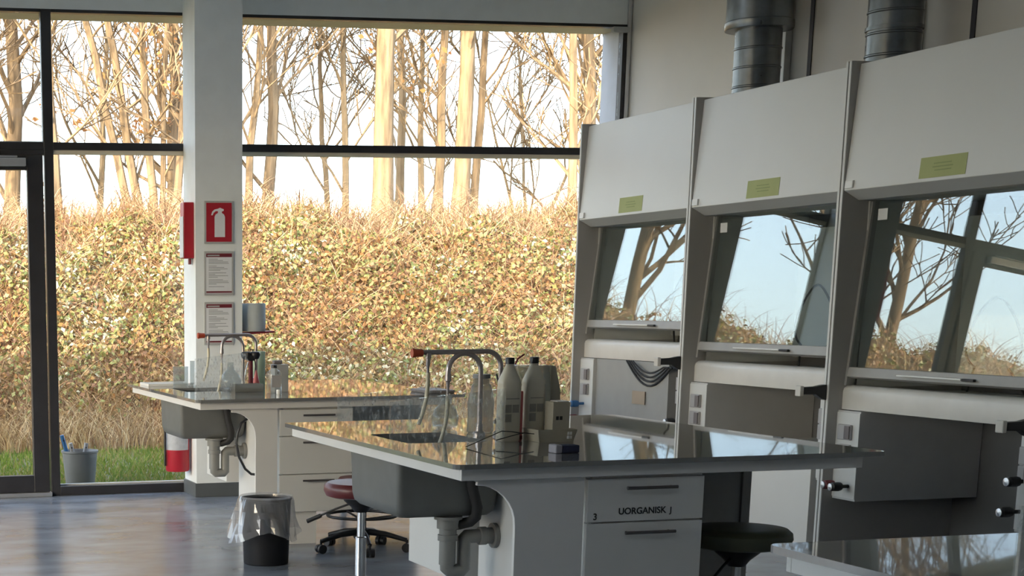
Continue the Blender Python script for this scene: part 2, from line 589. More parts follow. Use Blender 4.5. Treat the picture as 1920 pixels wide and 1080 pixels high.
# ------------------------------------------------------------------ fume hoods
def make_hood(y1, y0, dz, name_label, sash_open, valves, extra):
    """y1 far end, y0 near end, dz height of the lip's lower edge, sash_open height of the sash's lower edge"""
    X = 5.6
    h = thing('fume_hood', name_label, 'fume hood', (X + 0.45, (y0 + y1) / 2, 0), 'white fume hoods along the right wall')
    T = 0.022
    for s, yy in (('far', y1 - T), ('near', y0)):
        MB().prism([(X, 0.0), (6.50, 0.0), (6.50, 2.715), (X, 2.715)], 'y', yy, yy + T).build('side_panel', M['hoodside'], h)
        B(X - 0.004, X - 0.0003, yy + 0.002, yy + T - 0.002, 0.0, 2.715).build('edge_strip', M['hood'], h)
    ya, yb = y0 + T + 0.001, y1 - T - 0.001
    # sloping front panel with its under-bevel
    MB().prism([(X + 0.002, 2.035), (X + 0.095, 1.985), (6.44, 1.985), (6.44, 2.70), (X + 0.05, 2.70)], 'y', ya, yb).build('front_panel', M['hood'], h, bevel=0.003)
    B(6.445, 6.495, ya, yb, 0.0, 2.70).build('back_panel', M['hoodback'], h)
    # lining of the chamber
    lo = dz + 0.09
    for yy in (ya, yb - 0.012):
        B(X + 0.16, 6.44, yy, yy + 0.012, lo + 0.03, 1.98).build('side_lining', M['hoodin'], h)
    B(6.38, 6.40, ya + 0.014, yb - 0.014, lo + 0.06, 1.90).build('baffle', M['hoodin'], h)
    # work surface with raised rounded lip
    XL_ = X + 0.085
    MB().prism([(XL_, dz), (XL_ + 0.02, dz), (6.44, dz + 0.05), (6.44, dz + 0.09), (XL_ + 0.09, dz + 0.09), (XL_ + 0.08, dz + 0.12), (XL_ + 0.055, dz + 0.135), (XL_ + 0.025, dz + 0.132), (XL_ + 0.006, dz + 0.118), (XL_, dz + 0.10)], 'y', ya, yb).build('work_surface', M['lip'], h, smooth=True)
    # sash
    zb, zt = sash_open, 1.978
    xb, xt = X + 0.10, X + 0.185

    def xs(z):
        return xb + (xt - xb) * (z - zb) / (zt - zb)
    for yy in (ya, yb - 0.02):
        MB().hexa([(xs(zb) - 0.012, yy, zb - 0.05), (xs(zb) + 0.03, yy, zb - 0.05), (xs(zb) + 0.03, yy + 0.02, zb - 0.05), (xs(zb) - 0.012, yy + 0.02, zb - 0.05),
                   (xt - 0.012, yy, zt), (xt + 0.03, yy, zt), (xt + 0.03, yy + 0.02, zt), (xt - 0.012, yy + 0.02, zt)]).build('sash_track', M['hooddark'], h)
    yc, yd = ya + 0.022, yb - 0.022
    sash = MB().prism([(xs(zb) - 0.015, zb), (xs(zb) + 0.022, zb - 0.012), (xs(zb + .05) + 0.012, zb + 0.052), (xs(zb + .05) - 0.008, zb + 0.052)], 'y', yc, yd).build('sash_bar', M['bar'], h, bevel=0.003)
    MB().hexa([(xs(zb + .05), yc, zb + 0.053), (xs(zb + .05) + 0.006, yc, zb + 0.053), (xs(zb + .05) + 0.006, yd, zb + 0.053), (xs(zb + .05), yd, zb + 0.053),
               (xt, yc, zt), (xt + 0.006, yc, zt), (xt + 0.006, yd, zt), (xt, yd, zt)]).build('sash_glass', M['sash'], sash)
    L = y1 - y0
    ha, hb = y1 - 0.31 * L, y1 - 0.68 * L
    xh = xs(zb) - 0.028
    B(xh - 0.006, xh + 0.012, hb + 0.09, ha, zb + 0.018, zb + 0.028).build('sash_handle', M['white'], sash, bevel=0.003)
    B(xh - 0.006, xh + 0.012, hb, hb + 0.088, zb + 0.014, zb + 0.028).build('handle_end', M['black'], sash, bevel=0.003)
    # plinth under the sash: dark bar recessed behind the lip
    # service columns under the work surface, far and near end
    xc = X + 0.06
    zlow = dz - 0.50
    wv = 0.205
    wn = 0.11
    for side, (a, b_) in (('far', (yb - wv, yb)), ('near', (ya, ya + wn))):
        top = dz - 0.004
        B(xc + 0.005, 6.44, a, b_, zlow, top + 0.03 if False else top).build('service_box', M['servbox'], h)
        sp = B(xc, xc + 0.004, a, b_, zlow + 0.012, top - 0.01).build('service_strip', M['hood'], h)
        zz = [0.09, 0.20] if side == 'far' else [0.10, 0.19]
        for k in zz:
            z0 = top - k - 0.07
            B(xc - 0.018, xc - 0.0005, b_ - 0.15 if side == 'far' else a + 0.02, b_ - 0.035 if side == 'far' else b_ - 0.01, z0, z0 + 0.085).build('socket', M['socket'], sp, bevel=0.004)
            B(xc - 0.026, xc - 0.0185, b_ - 0.15 if side == 'far' else a + 0.022, b_ - 0.105 if side == 'far' else a + 0.05, z0 + 0.006, z0 + 0.079).build('socket_flap', M['dsocket'], sp, bevel=0.003)
    for (yy, zz, colr) in valves:
        z = zlow + zz
        y = (yb - wv + yy) if yy > 0 else (ya - yy)
        v = MB().lathe([(0.010, 0.0), (0.010, -0.045), (0.022, -0.046), (0.026, -0.062), (0.024, -0.10), (0.014, -0.108), (0.0, -0.109)], (xc - 0.0005, y, z), 14, 'x').build('valve', M[colr], h, smooth=True)
        MB().lathe([(0.018, -0.109), (0.02, -0.116), (0.0, -0.122)], (xc - 0.0005, y, z), 14, 'x').build('valve_cap', M['alu'], v, smooth=True)
    # fixed arm on the near end of the work surface
    zc = dz + 0.02
    arm = MB().prism([(X - 0.005, zc - 0.055), (X - 0.035, zc - 0.045), (X - 0.07, zc - 0.022), (X - 0.15, zc - 0.02), (X - 0.15, zc + 0.02), (X - 0.07, zc + 0.022), (X - 0.03, zc + 0.03), (X - 0.005, zc + 0.032)], 'y', y0 - 0.015, y0 + 0.03).build('tap_arm', M['black'], h, bevel=0.004)
    B(X - 0.175, X - 0.1505, y0 - 0.018, y0 + 0.033, zc - 0.03, zc + 0.028).build('arm_cap', M['lip'], arm, bevel=0.005)
    # card stuck on the front, small switch plate at the far lower corner
    ny0, ny1 = extra['note']

    def fx(z):
        return X + 0.002 + 0.048 * (z - 2.035) / 0.665
    def plate(mm, a, b_, z0, z1, t):
        return mm.hexa([(fx(z0) - t, a, z0), (fx(z0) - 0.0004, a, z0), (fx(z0) - 0.0004, b_, z0), (fx(z0) - t, b_, z0), (fx(z1) - t, a, z1), (fx(z1) - 0.0004, a, z1), (fx(z1) - 0.0004, b_, z1), (fx(z1) - t, b_, z1)])
    nt_ = plate(MB(), ny0, ny1, 2.052, 2.155, 0.002).build('notice_card', M['note'], h, label='yellow-green card stuck on the front panel')
    pm = MB()
    wn_ = ny1 - ny0
    for k, (u0, u1) in enumerate(((0.42, 0.74), (0.4, 0.78), (0.45, 0.75))):
        z = 2.118 - k * 0.017
        pm = plate(pm, ny1 - u1 * wn_ + 0.06 * wn_, ny1 - u0 * wn_ + 0.12 * wn_, z, z + 0.006, 0.0026)
    pm.build('print', M['notetext'], nt_)
    plate(MB(), y1 - 0.105, y1 - 0.04, 2.045, 2.085, 0.012).build('switch_plate', M['white'], h, bevel=0.002)
    # little white tag at the top corner of the sash
    xg = xs(1.90) - 0.004
    if not extra.get('cables'):
      B(xg - 0.002, xg, yd - 0.13, yd - 0.05, 1.875, 1.935).build('corner_tag', M['white'], h)
    # loop of tubing and a stand inside the chamber
    ym = (y0 + y1) / 2
    zi = dz + 0.0905
    st = B(6.10, 6.24, ym - 0.16, ym - 0.02, zi, zi + 0.015).build('retort_stand', M['hooddark'], h, bevel=0.003)
    MB().tube([(6.17, ym - 0.09, zi + 0.016), (6.17, ym - 0.09, zi + 0.62)], 0.007, 8).build('stand_rod', M['alu'], st, smooth=True)
    MB().tube([(6.17, ym - 0.09, zi + 0.30), (6.10, ym - 0.16, zi + 0.30), (6.08, ym - 0.22, zi + 0.31)], 0.008, 8).build('clamp', M['hooddark'], st, smooth=True)
    pth = [(6.2 + 0.03 * math.sin(a * 2), ym + 0.25 + 0.2 * math.cos(a), zi + 0.32 + 0.2 * math.sin(a)) for a in [math.radians(-60 + i * 15) for i in range(21)]]
    MB().tube([(6.3, ym + 0.55, zi + 0.01)] + pth + [(6.3, ym + 0.1, zi + 0.01)], 0.007, 8).build('tubing', M['wire'], h, smooth=True)
    if extra.get('cabinet'):
        B(X + 0.12, 6.44, y0 + 0.27, y1 - 0.36, 0.0, 0.57).build('base_cabinet', M['lam'], h, bevel=0.002)
    if extra.get('orange'):
        for q in (0.05, 0.17):
            B(6.360, 6.366, y0 + 0.10 + q, y0 + 0.17 + q, 1.60, 1.67).build('warning_label', M['orange'], h)
        B(6.360, 6.366, y0 + 0.09, y0 + 0.31, 1.38, 1.585).build('instruction_sheet', M['tan'], h)
    if extra.get('cables'):
        for k in range(4):
            ya_, yb_ = y1 - 0.70 - 0.045 * k, y0 + 0.15 + 0.03 * k
            sag = 0.15 - 0.03 * k
            pts = [(X + 0.075 - 0.008 * k, ya_ + (yb_ - ya_) * t, dz - 0.004 - 0.03 * t - sag * (math.sin(math.pi * min(1, t * 1.15)) if t < 0.87 else 0.0)) for t in [q / 14 for q in range(15)]]
            MB().tube(pts, 0.0065, 8).build('cable', M['rubber'], h, smooth=True)
        B(X + 0.075, X + 0.08, y1 - 0.98, y1 - 0.80, dz - 0.30, dz - 0.21).build('type_plate', M['tan'], h)
        B(X + 0.085, 6.44, yb - 1.25, yb - wv - 0.001, dz - 0.55, dz - 0.004).build('service_cover', M['hooddark'], h)
    return h


H1 = make_hood(11.39, 9.822, 1.040, 'white fume hood farthest along the row, beside the big window', 1.262,
               [(0.07, 0.05, 'black'), (0.14, 0.055, 'darkred'), (0.13, 0.16, 'blue'), (-0.05, 0.12, 'black')], dict(note=(10.444, 10.771), cables=True))
H2 = make_hood(9.815, 8.230, 0.930, 'white fume hood in the middle of the row of three', 1.135,
               [(0.12, 0.03, 'blue'), (-0.05, 0.10, 'black')], dict(note=(8.829, 9.167), orange=True, cabinet=True))
H3 = make_hood(8.223, 6.62, 0.845, 'nearest and largest-looking white fume hood, at the right edge', 1.028,
               [(0.06, 0.08, 'black'), (0.13, 0.085, 'darkred'), (-0.05, 0.25, 'black'), (-0.08, 0.10, 'black')], dict(note=(7.236, 7.583)))


# exhaust ducts rising from the hoods
def duct(x, y, z0, label, collar):
    d = thing('exhaust_duct', label, 'duct', (x, y, z0), 'galvanised exhaust ducts over the fume hoods')
    R = 0.148
    prof = [(R, 0)]
    z = 0.0
    top = collar if collar else 1.40
    while z + 0.13 < top:
        z += 0.12
        prof += [(R, z - 0.008), (R + 0.005, z - 0.003), (R + 0.005, z + 0.003), (R, z + 0.008)]
    prof.append((R, top))
    MB().lathe(prof, (x, y, z0), 40).build('duct_pipe', M['galv'], d, smooth=True)
    if collar:
        MB().lathe([(R, 0), (0.213, 0.0), (0.218, 0.006), (0.218, 0.05), (0.210, 0.055), (0.210, 0.95)], (x, y, z0 + collar), 44).build('silencer', M['galv'], d, smooth=True)
    else:
        MB().lathe([(R, 0.0), (R + 0.009, 0.0), (R + 0.009, 0.02), (R, 0.022)], (x, y, z0 + 0.26), 40).build('clamp_ring', M['galv'], d, smooth=True)
        MB().tube([(x + 0.155, y - 0.02, z0 + 0.50), (XR - 0.06, y - 0.70, z0 + 0.50)], 0.03, 12).build('branch_pipe', M['hooddark'], d, smooth=True)
    B(x + R - 0.01, XR - 0.001, y - 0.40, y - 0.376, z0 + 0.085, z0 + 0.105).build('wall_bracket', M['hooddark'], d)
    B(x + 0.1, x + 0.12, y - 0.40, y, z0 + 0.085, z0 + 0.105).build('bracket_arm', M['hooddark'], d)
    return d


duct(6.2, 10.11, 2.701, 'ribbed galvanised exhaust duct with wide collar, beside the window corner', 0.48)
duct(6.2, 8.71, 2.701, 'ribbed galvanised exhaust duct without collar, farther right on the hoods', 0)
for (y, l) in ((10.288, 'white vertical wall rail just right of the collared duct'), (8.939, 'white vertical wall rail just right of the collarless duct')):
    tag(B(XR - 0.05, XR - 0.0005, y - 0.03, y + 0.02, 2.4, ZC - 0.01).build('wall_rail', M['white'], bevel=0.004), l, 'rail', 'white wall rails behind the ducts')


# ------------------------------------------------------------------ lab benches
BX0, BX1, BY0, BY1, BZ = 2.212, 3.925, 5.360, 7.512, 0.90


def slab_with_hole(z0, z1):
    """worktop with chamfered corners and a rounded sink cut-out"""
    c = 0.032
    out = []
    for cx, cy, a0 in ((BX0 + c, BY0 + c, 180), (BX1 - c, BY0 + c, 270), (BX1 - c, BY1 - c, 0), (BX0 + c, BY1 - c, 90)):
        for k in range(4):
            a = math.radians(a0 + 30 * k)
            out.append((cx + c * math.cos(a), cy + c * math.sin(a)))
    hx0, hx1, hy0, hy1, r = 2.365, 2.72, 6.235, 6.735, 0.045
    hole = []
    for cx, cy, a0 in ((hx1 - r, hy0 + r, -90), (hx1 - r, hy1 - r, 0), (hx0 + r, hy1 - r, 90), (hx0 + r, hy0 + r, 180)):
        for k in range(5):
            a = math.radians(a0 + 90 * k / 4)
            hole.append((cx + r * math.cos(a), cy + r * math.sin(a)))
    import bmesh
    bm = bmesh.new()
    ov = [bm.verts.new((x, y, z1)) for x, y in out]
    hv = [bm.verts.new((x, y, z1)) for x, y in hole]
    es = [bm.edges.new((ov[i], ov[(i + 1) % len(ov)])) for i in range(len(ov))]
    es += [bm.edges.new((hv[i], hv[(i + 1) % len(hv)])) for i in range(len(hv))]
    bmesh.ops.triangle_fill(bm, use_beauty=True, use_dissolve=False, edges=es)
    fs = [tuple(v.index for v in f.verts) for f in (bm.verts.index_update() or bm.faces)]
    vs = [tuple(v.co) for v in bm.verts]
    # drop faces inside the hole
    keep = []
    for f in fs:
        cx = sum(vs[i][0] for i in f) / 3
        cy = sum(vs[i][1] for i in f) / 3
        if not (hx0 + 0.02 < cx < hx1 - 0.02 and hy0 + 0.02 < cy < hy1 - 0.02 and all(i >= len(out) for i in f)):
            keep.append(f)
    bm.free()
    n = len(vs)
    m = MB()
    allv = vs + [(x, y, z0) for x, y, _ in vs]
    ff = list(keep) + [tuple(reversed([i + n for i in f])) for f in keep]
    no = len(out)
    for i in range(no):
        j = (i + 1) % no
        ff.append((i, i + n, j + n, j))
    for i in range(len(hole)):
        a, b_ = no + i, no + (i + 1) % len(hole)
        ff.append((b_, b_ + n, a + n, a))
    m.add(allv, ff)
    return m


def make_bench(label, gl=2.468, off=(0, 0, 0), pr=3.735):
    b = thing('lab_bench', label, 'bench', (BX0, BY0, 0), 'island lab benches')
    slab_with_hole(BZ - 0.018, BZ).build('worktop', M['top'], b)
    g = 0.035
    a = MB()
    z0, z1 = BZ - 0.062, BZ - 0.0185
    a.box(BX0 + g, BX1 - 0.08, BY0 + g, BY0 + g + 0.02, z0, z1)
    a.box(BX0 + g, BX1 - 0.08, BY1 - g - 0.02, BY1 - g, z0, z1)
    a.box(BX0 + g, BX0 + g + 0.02, BY0 + g + 0.02, BY1 - g - 0.02, z0, z1)
    a.box(BX1 - 0.10, BX1 - 0.08, BY0 + g + 0.02, BY1 - g - 0.02, z0, z1)
    a.build('apron', M['lamgrey'], b, bevel=0.002)
    # arched gable plate carrying the overhang
    for y0 in (BY0 + 0.06,):
        xr_, xl_, zt = 2.735, gl - 0.168, z0 - 0.0005
        pts = [(xr_, 0.0), (xr_, zt), (xl_, zt)]
        pts += [(xl_ + 0.02, zt - 0.008)]
        for k in range(9):
            t = math.radians(90 - 90 * k / 8)
            pts.append((gl - 0.15 + 0.15 * math.cos(t), zt - 0.17 + 0.15 * math.sin(t)))
        pts += [(gl, 0.0)]
        MB().prism(pts, 'y', y0, y0 + 0.018).build('gable_plate', M['lamgrey'], b, bevel=0.002)
    # closed service core with its box
    B(2.752, 2.772, BY0 + 0.09, 6.40, 0.0, z0 - 0.0005).build('end_panel', M['lam'], b, bevel=0.002)
    B(2.773, 3.20, 6.38, 6.40, 0.0, z0 - 0.0005).build('rear_panel', M['lam'], b)
    B(2.705, 3.10, 6.55, 7.10, 0.275, z0 - 0.0005).build('pipe_box', M['lam'], b, bevel=0.003)
    B(3.216, pr, 6.02, 6.04, 0.12, z0 - 0.0005).build('centre_panel', M['hooddark'], b)
    B(pr + 0.001, pr + 0.041, 6.01, 6.05, 0.0, z0 - 0.0005).build('leg', M['hooddark'], b, bevel=0.003)
    B(3.736, 3.776, BY1 - 0.34, BY1 - 0.3, 0.0, z0 - 0.0005).build('leg', M['hooddark'], b, bevel=0.003)
    MB().tube([(3.06, BY0 + 0.045, z0 - 0.001), (3.06, BY0 + 0.045, z0 + 0.012)], 0.01, 10).build('lock_button', M['black'], b) if False else None
    b.location = Vector(b.location) + Vector(off)
    return b


def make_cabinet(label):
    """hanging drawer unit under the bench front"""
    x0, x1, yf = 2.745, 3.215, BY0 + 0.06
    c = thing('drawer_cabinet', label, 'drawer cabinet', (x0, yf, 0), 'white drawer cabinets under the benches')
    B(x0 + 0.03, x1 - 0.002, yf + 0.02, yf + 0.62, 0.20, BZ - 0.064).build('body', M['lamgrey'], c)
    B(x0 + 0.05, x0 + 0.25, yf + 0.03, yf + 0.55, 0.0, 0.199).build('foot', M['lamgrey'], c)
    for k, (za, zb) in enumerate(((0.668, 0.826), (0.435, 0.662), (0.202, 0.429))):
        d = B(x0 + 0.003, x1 - 0.003, yf, yf + 0.0195, za, zb).build('drawer', M['lam'], c, bevel=0.0015)
        hm = MB()
        xa, xb = x0 + 0.145, x1 - 0.125
        zh = zb - 0.034
        hm.tube([(xa, yf - 0.028, zh), (xb, yf - 0.028, zh)], 0.006, 10)
        for xx in (xa + 0.015, xb - 0.015):
            hm.tube([(xx, yf - 0.0005, zh), (xx, yf - 0.028, zh)], 0.004, 8)
        hm.build('handle', M['handle'], d, smooth=True)
    return c


def make_sink(label):
    s = thing('sink', label, 'sink', (2.54, 6.48, 0.6), 'grey sinks hanging under the bench ends')
    x0, x1, y0, y1, zt, zb = 2.300, 2.745, 6.18, 6.78, BZ - 0.0185, 0.600
    t = 0.02
    m = MB()

    def loop(ix, r, z):
        pts = []
        a0x, a1x, a0y, a1y = x0 + ix, x1 - ix, y0 + ix, y1 - ix
        for cx, cy, a0 in ((a1x - r, a0y + r, -90), (a1x - r, a1y - r, 0), (a0x + r, a1y - r, 90), (a0x + r, a0y + r, 180)):
            for k in range(5):
                a = math.radians(a0 + 90 * k / 4)
                pts.append((cx + r * math.cos(a), cy + r * math.sin(a), z))
        return pts
    loops = [loop(0.0, 0.024, zt), loop(0.0, 0.024, zt - 0.05), loop(0.006, 0.026, zb + 0.05), loop(0.012, 0.03, zb + 0.018), loop(0.03, 0.03, zb),
             ]
    inner = [loop(0.03, 0.045, zt), loop(0.04, 0.045, zb + 0.06), loop(0.07, 0.045, zb + 0.02)]
    L = len(loops[0])
    vs = []
    for l in loops + inner[::-1]:
        vs += l
    fs = []
    nl = len(loops)
    for i in range(nl - 1):
        for k in range(L):
            k2 = (k + 1) % L
            fs.append((i * L + k, (i + 1) * L + k, (i + 1) * L + k2, i * L + k2))
    fs.append(tuple((nl - 1) * L + k for k in range(L - 1, -1, -1)))
    fs.append(tuple(nl * L + k for k in range(L)))
    for i in range(nl, nl + 2):
        for k in range(L):
            k2 = (k + 1) % L
            fs.append((i * L + k, (i + 1) * L + k, (i + 1) * L + k2, i * L + k2))
    for k in range(L):
        k2 = (k + 1) % L
        fs.append((0 * L + k2, 0 * L + k, (nl + 2) * L + k, (nl + 2) * L + k2)[::-1])
    m.add(vs, fs)
    m.build('basin', M['sink'], s, smooth=True)
    # overflow hose, trap and waste pipe
    yy = y0 - 0.022
    MB().tube([(2.60, yy, 0.862), (2.603, yy, 0.80), (2.615, yy, 0.72), (2.638, yy, 0.64), (2.637, yy + 0.01, 0.60), (2.622, yy + 0.03, 0.578), (2.585, 6.21, 0.566), (2.54, 6.22, 0.562)], 0.022, 14).build('overflow_hose', M['rubber'], s, smooth=True)
    yc = 6.225
    MB().lathe([(0.058, 0.0), (0.058, -0.012), (0.046, -0.014), (0.046, -0.05), (0.036, -0.052), (0.036, -0.075), (0.041, -0.076), (0.041, -0.10), (0.034, -0.102), (0.034, -0.2)], (2.54, yc, 0.599), 24).build('drain_body', M['pipe'], s, smooth=True)
    MB().tube([(2.54, yc, 0.41), (2.54, yc, 0.385), (2.555, yc, 0.372), (2.60, yc, 0.372), (2.612, yc, 0.385), (2.612, yc, 0.50), (2.625, yc, 0.512), (2.748, yc, 0.512)], 0.030, 16).build('waste_pipe', M['pipe'], s, smooth=True)
    MB().lathe([(0.034, -0.075), (0.038, -0.073), (0.038, -0.045), (0.034, -0.043), (0.034, -0.018), (0.052, -0.016), (0.052, 0.0)], (2.7505, yc, 0.512), 24, 'x').build('pipe_flange', M['pipe'], s, smooth=True)
    return s


def make_faucet(label):
    f = thing('faucet', label, 'faucet', (2.86, 6.5, BZ), 'lab faucets with hoses over the sinks')
    y = 6.5
    zt = 1.255
    r = 0.0105
    p = [(2.872, y, BZ + 0.012)] + [(2.872, y, 1.19)] + arc(2.807, 1.19, 0.065, 0, 90, 7, y)[1:] + [(2.52, y, zt)]
    MB().tube(p, r, 14).build('long_arm', M['tap'], f, smooth=True)
    q = [(2.782, y, BZ + 0.012), (2.782, y, 1.175)] + arc(2.709, 1.175, 0.073, 0, 180, 12, y)[1:] + [(2.636, y, 1.16)]
    MB().tube(q, r, 14).build('gooseneck', M['tap'], f, smooth=True)
    for xx in (2.872, 2.782):
        MB().lathe([(0.026, 0), (0.026, 0.012), (0.016, 0.02), (0.014, 0.05), (0.0, 0.05)], (xx, y, BZ + 0.0005), 20).build('base_collar', M['tap'], f, smooth=True)
    MB().lathe([(0.010, 0.0), (0.016, -0.004), (0.017, -0.03), (0.020, -0.045), (0.019, -0.05), (0.0, -0.05)], (2.522, y, zt - 0.002), 16, 'x').build('end_cap', M['tapred'], f, smooth=True)
    MB().lathe([(0.013, 0.0), (0.013, -0.02), (0.009, -0.022), (0.009, -0.05), (0.006, -0.055), (0.006, -0.09), (0.0, -0.09)], (2.545, y, zt - 0.004), 14).build('nozzle', M['tap'], f, smooth=True)
    MB().lathe([(0.013, 0.0), (0.014, -0.03), (0.009, -0.034), (0.006, -0.06), (0.006, -0.095), (0.0, -0.095)], (2.636, y, 1.165), 14).build('nozzle', M['tap'], f, smooth=True)
    MB().tube([(2.545, y, 1.17), (2.546, y, 1.12), (2.54, y, 1.06), (2.525, y, 1.00), (2.508, y, 0.955)], 0.0085, 10).build('hose', M['hose'], f, smooth=True)
    MB().tube([(2.636, y, 1.075), (2.636, y, 1.02), (2.630, y, 0.96), (2.615, y, 0.90), (2.60, y, 0.86)], 0.0085, 10).build('hose', M['hose'], f, smooth=True)
    # flexible feed with small ball valve beside the riser
    v = MB().tube([(2.84, y - 0.03, 1.16), (2.843, y - 0.05, 1.12), (2.856, y - 0.05, 1.05), (2.85, y - 0.05, 0.985)], 0.004, 8).build('feed_line', M['black'], f, smooth=True)
    MB().lathe([(0.0, -0.02), (0.012, -0.018), (0.013, 0.018), (0.0, 0.02)], (2.845, y - 0.05, 0.965), 14, 'x').build('valve', M['chrome'], v, smooth=True)
    return f


OFF1 = (0.03, 4.085, 0)
OFF3 = (-0.03, -4.112, 0)
bench2 = make_bench('glossy grey lab bench in the middle, carrying the white bottles')
make_bench('lab bench nearest the window and column, carrying the red-handled eyewash', 2.597, OFF1, 3.84)
dup(bench2, OFF3, 'empty glossy bench top cut off by the bottom right corner')
cab2 = make_cabinet('drawer cabinet lettered UORGANISK under the middle bench')
cab1 = dup(cab2, OFF1, 'plain drawer cabinet under the far bench, behind the black bin')
sink2 = make_sink('large grey sink hanging under the left end of the middle bench')
dup(sink2, OFF1, 'grey sink under the far bench, in front of the column')
fau2 = make_faucet('dark faucet with two hoses on the middle bench, beside the white bottles')
dup(fau2, (0.055, 4.085, 0), 'faucet with two hoses on the far bench, before the column')


def lettering(txt, size, loc, parent):
    cu = bpy.data.curves.new('lettering', 'FONT')
    cu.body = txt
    cu.size = size
    cu.extrude = 0.0004
    cu.offset = 0.0007
    cu.materials.append(M['ink'])
    tmp = bpy.data.objects.new('lettering_curve', cu)
    C.objects.link(tmp)
    bpy.context.view_layer.update()
    me = bpy.data.meshes.new_from_object(tmp.evaluated_get(bpy.context.evaluated_depsgraph_get()))
    bpy.data.objects.remove(tmp)
    o = bpy.data.objects.new('lettering', me)
    C.objects.link(o)
    o.parent = parent
    org = Vector(parent['_o'])
    o.location = Vector(loc) - org
    o.rotation_euler = (math.pi / 2, 0, 0)
    return o


dr0 = [o for o in bpy.data.objects if o.parent == cab2 and o.name.startswith('drawer')][0]
yl = BY0 + 0.06 - 0.0008
lettering('UORGANISK', 0.0335, (2.872, yl, 0.694), dr0)
lettering('J', 0.03, (3.078, yl, 0.694), dr0)
lettering('3', 0.034, (2.772, yl, 0.677), dr0)
dr1 = [o for o in bpy.data.objects if o.parent == cab1 and o.name.startswith('drawer')][0]


# splash shields beside the sinks
def shield(y, x0, x1, zl, zr, label, off=(0, 0, 0)):
    o = MB().prism([(x0, BZ + 0.0005), (x1, BZ + 0.0005), (x1, zr), (x0, zl)], 'y', y, y + 0.005)
    o.v = [(a + off[0], b_ + off[1], c_) for a, b_, c_ in o.v]
    return tag(o.build('splash_shield', M['acryl']), label, 'splash shield', 'clear splash shields beside the sinks')


shield(6.155, 2.255, 2.745, 1.076, 1.118, 'water-spotted clear shield in front of the sink on the middle bench')
shield(6.842, 2.262, 2.745, 1.058, 1.10, 'water-spotted clear shield behind the sink on the middle bench')
shield(6.155, 2.395, 2.745, 1.115, 1.15, 'clear shield in front of the sink on the far bench', OFF1)
shield(6.842, 2.33, 2.745, 1.064, 1.10, 'clear shield edge standing on the empty bench at bottom right', OFF3)


# ------------------------------------------------------------------ things on the middle bench
def white_bottle(x, y, label):
    b = thing('bottle', label, 'bottle', (x, y, BZ), 'white reagent bottles on the middle bench')
    w_, d_ = 0.0435, 0.035
    m = MB()
    vs, fs = [], []
    prof = [(0.92, 0.0005), (1.0, 0.006), (1.0, 0.215), (0.97, 0.225), (1.0, 0.232), (0.96, 0.245), (0.62, 0.285), (0.44, 0.302), (0.40, 0.305), (0.40, 0.312)]
    n = 24
    for s_, h in prof:
        for k in range(n):
            a = 2 * math.pi * k / n
            e = 0.45 if s_ > 0.9 else 0.8
            ca, sa = math.cos(a), math.sin(a)
            vs.append((x + w_ * s_ * math.copysign(abs(ca) ** e, ca), y + d_ * s_ * math.copysign(abs(sa) ** e, sa), BZ + h))
    for i in range(len(prof) - 1):
        for k in range(n):
            k2 = (k + 1) % n
            fs.append((i * n + k, i * n + k2, (i + 1) * n + k2, (i + 1) * n + k))
    fs += [tuple(range(n - 1, -1, -1)), tuple(range((len(prof) - 1) * n, len(prof) * n))]
    m.add(vs, fs)
    m.build('body', M['bottle'], b, smooth=True)
    MB().lathe([(0.0185, 0.3125), (0.0185, 0.336), (0.0175, 0.338), (0.0, 0.338)], (x, y, BZ), 20).build('cap', M['black'], b, smooth=True)
    lm = MB()
    yy = y - d_ - 0.0008
    lm.box(x - 0.027, x + 0.030, yy, yy + 0.001, BZ + 0.172, BZ + 0.176)
    lm.box(x - 0.030, x - 0.002, yy, yy + 0.001, BZ + 0.118, BZ + 0.150)
    lm.box(x + 0.002, x + 0.030, yy, yy + 0.001, BZ + 0.118, BZ + 0.150)
    lm.box(x - 0.030, x - 0.002, yy, yy + 0.001, BZ + 0.080, BZ + 0.112)
    lm.build('label_print', M['label'], b)
    return b


white_bottle(2.785, 6.215, 'white bottle with black cap beside the faucet, left of the pair')
white_bottle(2.905, 6.245, 'white bottle with black cap standing behind the card tray')
b = thing('jug', 'tall cloudy jug with dark back, behind the right white bottle', 'jug', (2.99, 6.36, BZ))
MB().prism([(2.90, BZ + 0.0005), (3.015, BZ + 0.0005), (3.015, BZ + 0.22), (3.005, BZ + 0.30), (2.86, BZ + 0.303), (2.875, BZ + 0.25)], 'y', 6.31, 6.40).build('body', M['frost'], b, bevel=0.008)
MB().prism([(3.0155, BZ + 0.0005), (3.068, BZ + 0.0005), (3.062, BZ + 0.20), (3.038, BZ + 0.297), (3.0155, BZ + 0.30)], 'y', 6.32, 6.395).build('handle_side', M['card'], b, bevel=0.004)
b = thing('tray', 'low grey card tray holding the box and bottle', 'tray', (2.95, 6.15, BZ))
m = MB()
for a in ((2.865, 3.02, 6.098, 6.101, 6.092, 6.092),):
    pass
x0, x1, y0, y1, hh, fl = 2.872, 3.018, 6.10, 6.30, 0.052, 0.012


def wallq(p, q, pt, qt):
    return MB().hexa([p, q, (q[0], q[1] + 0.003, q[2]), (p[0], p[1] + 0.003, p[2]), pt, qt, (qt[0], qt[1] + 0.003, qt[2]), (pt[0], pt[1] + 0.003, pt[2])])


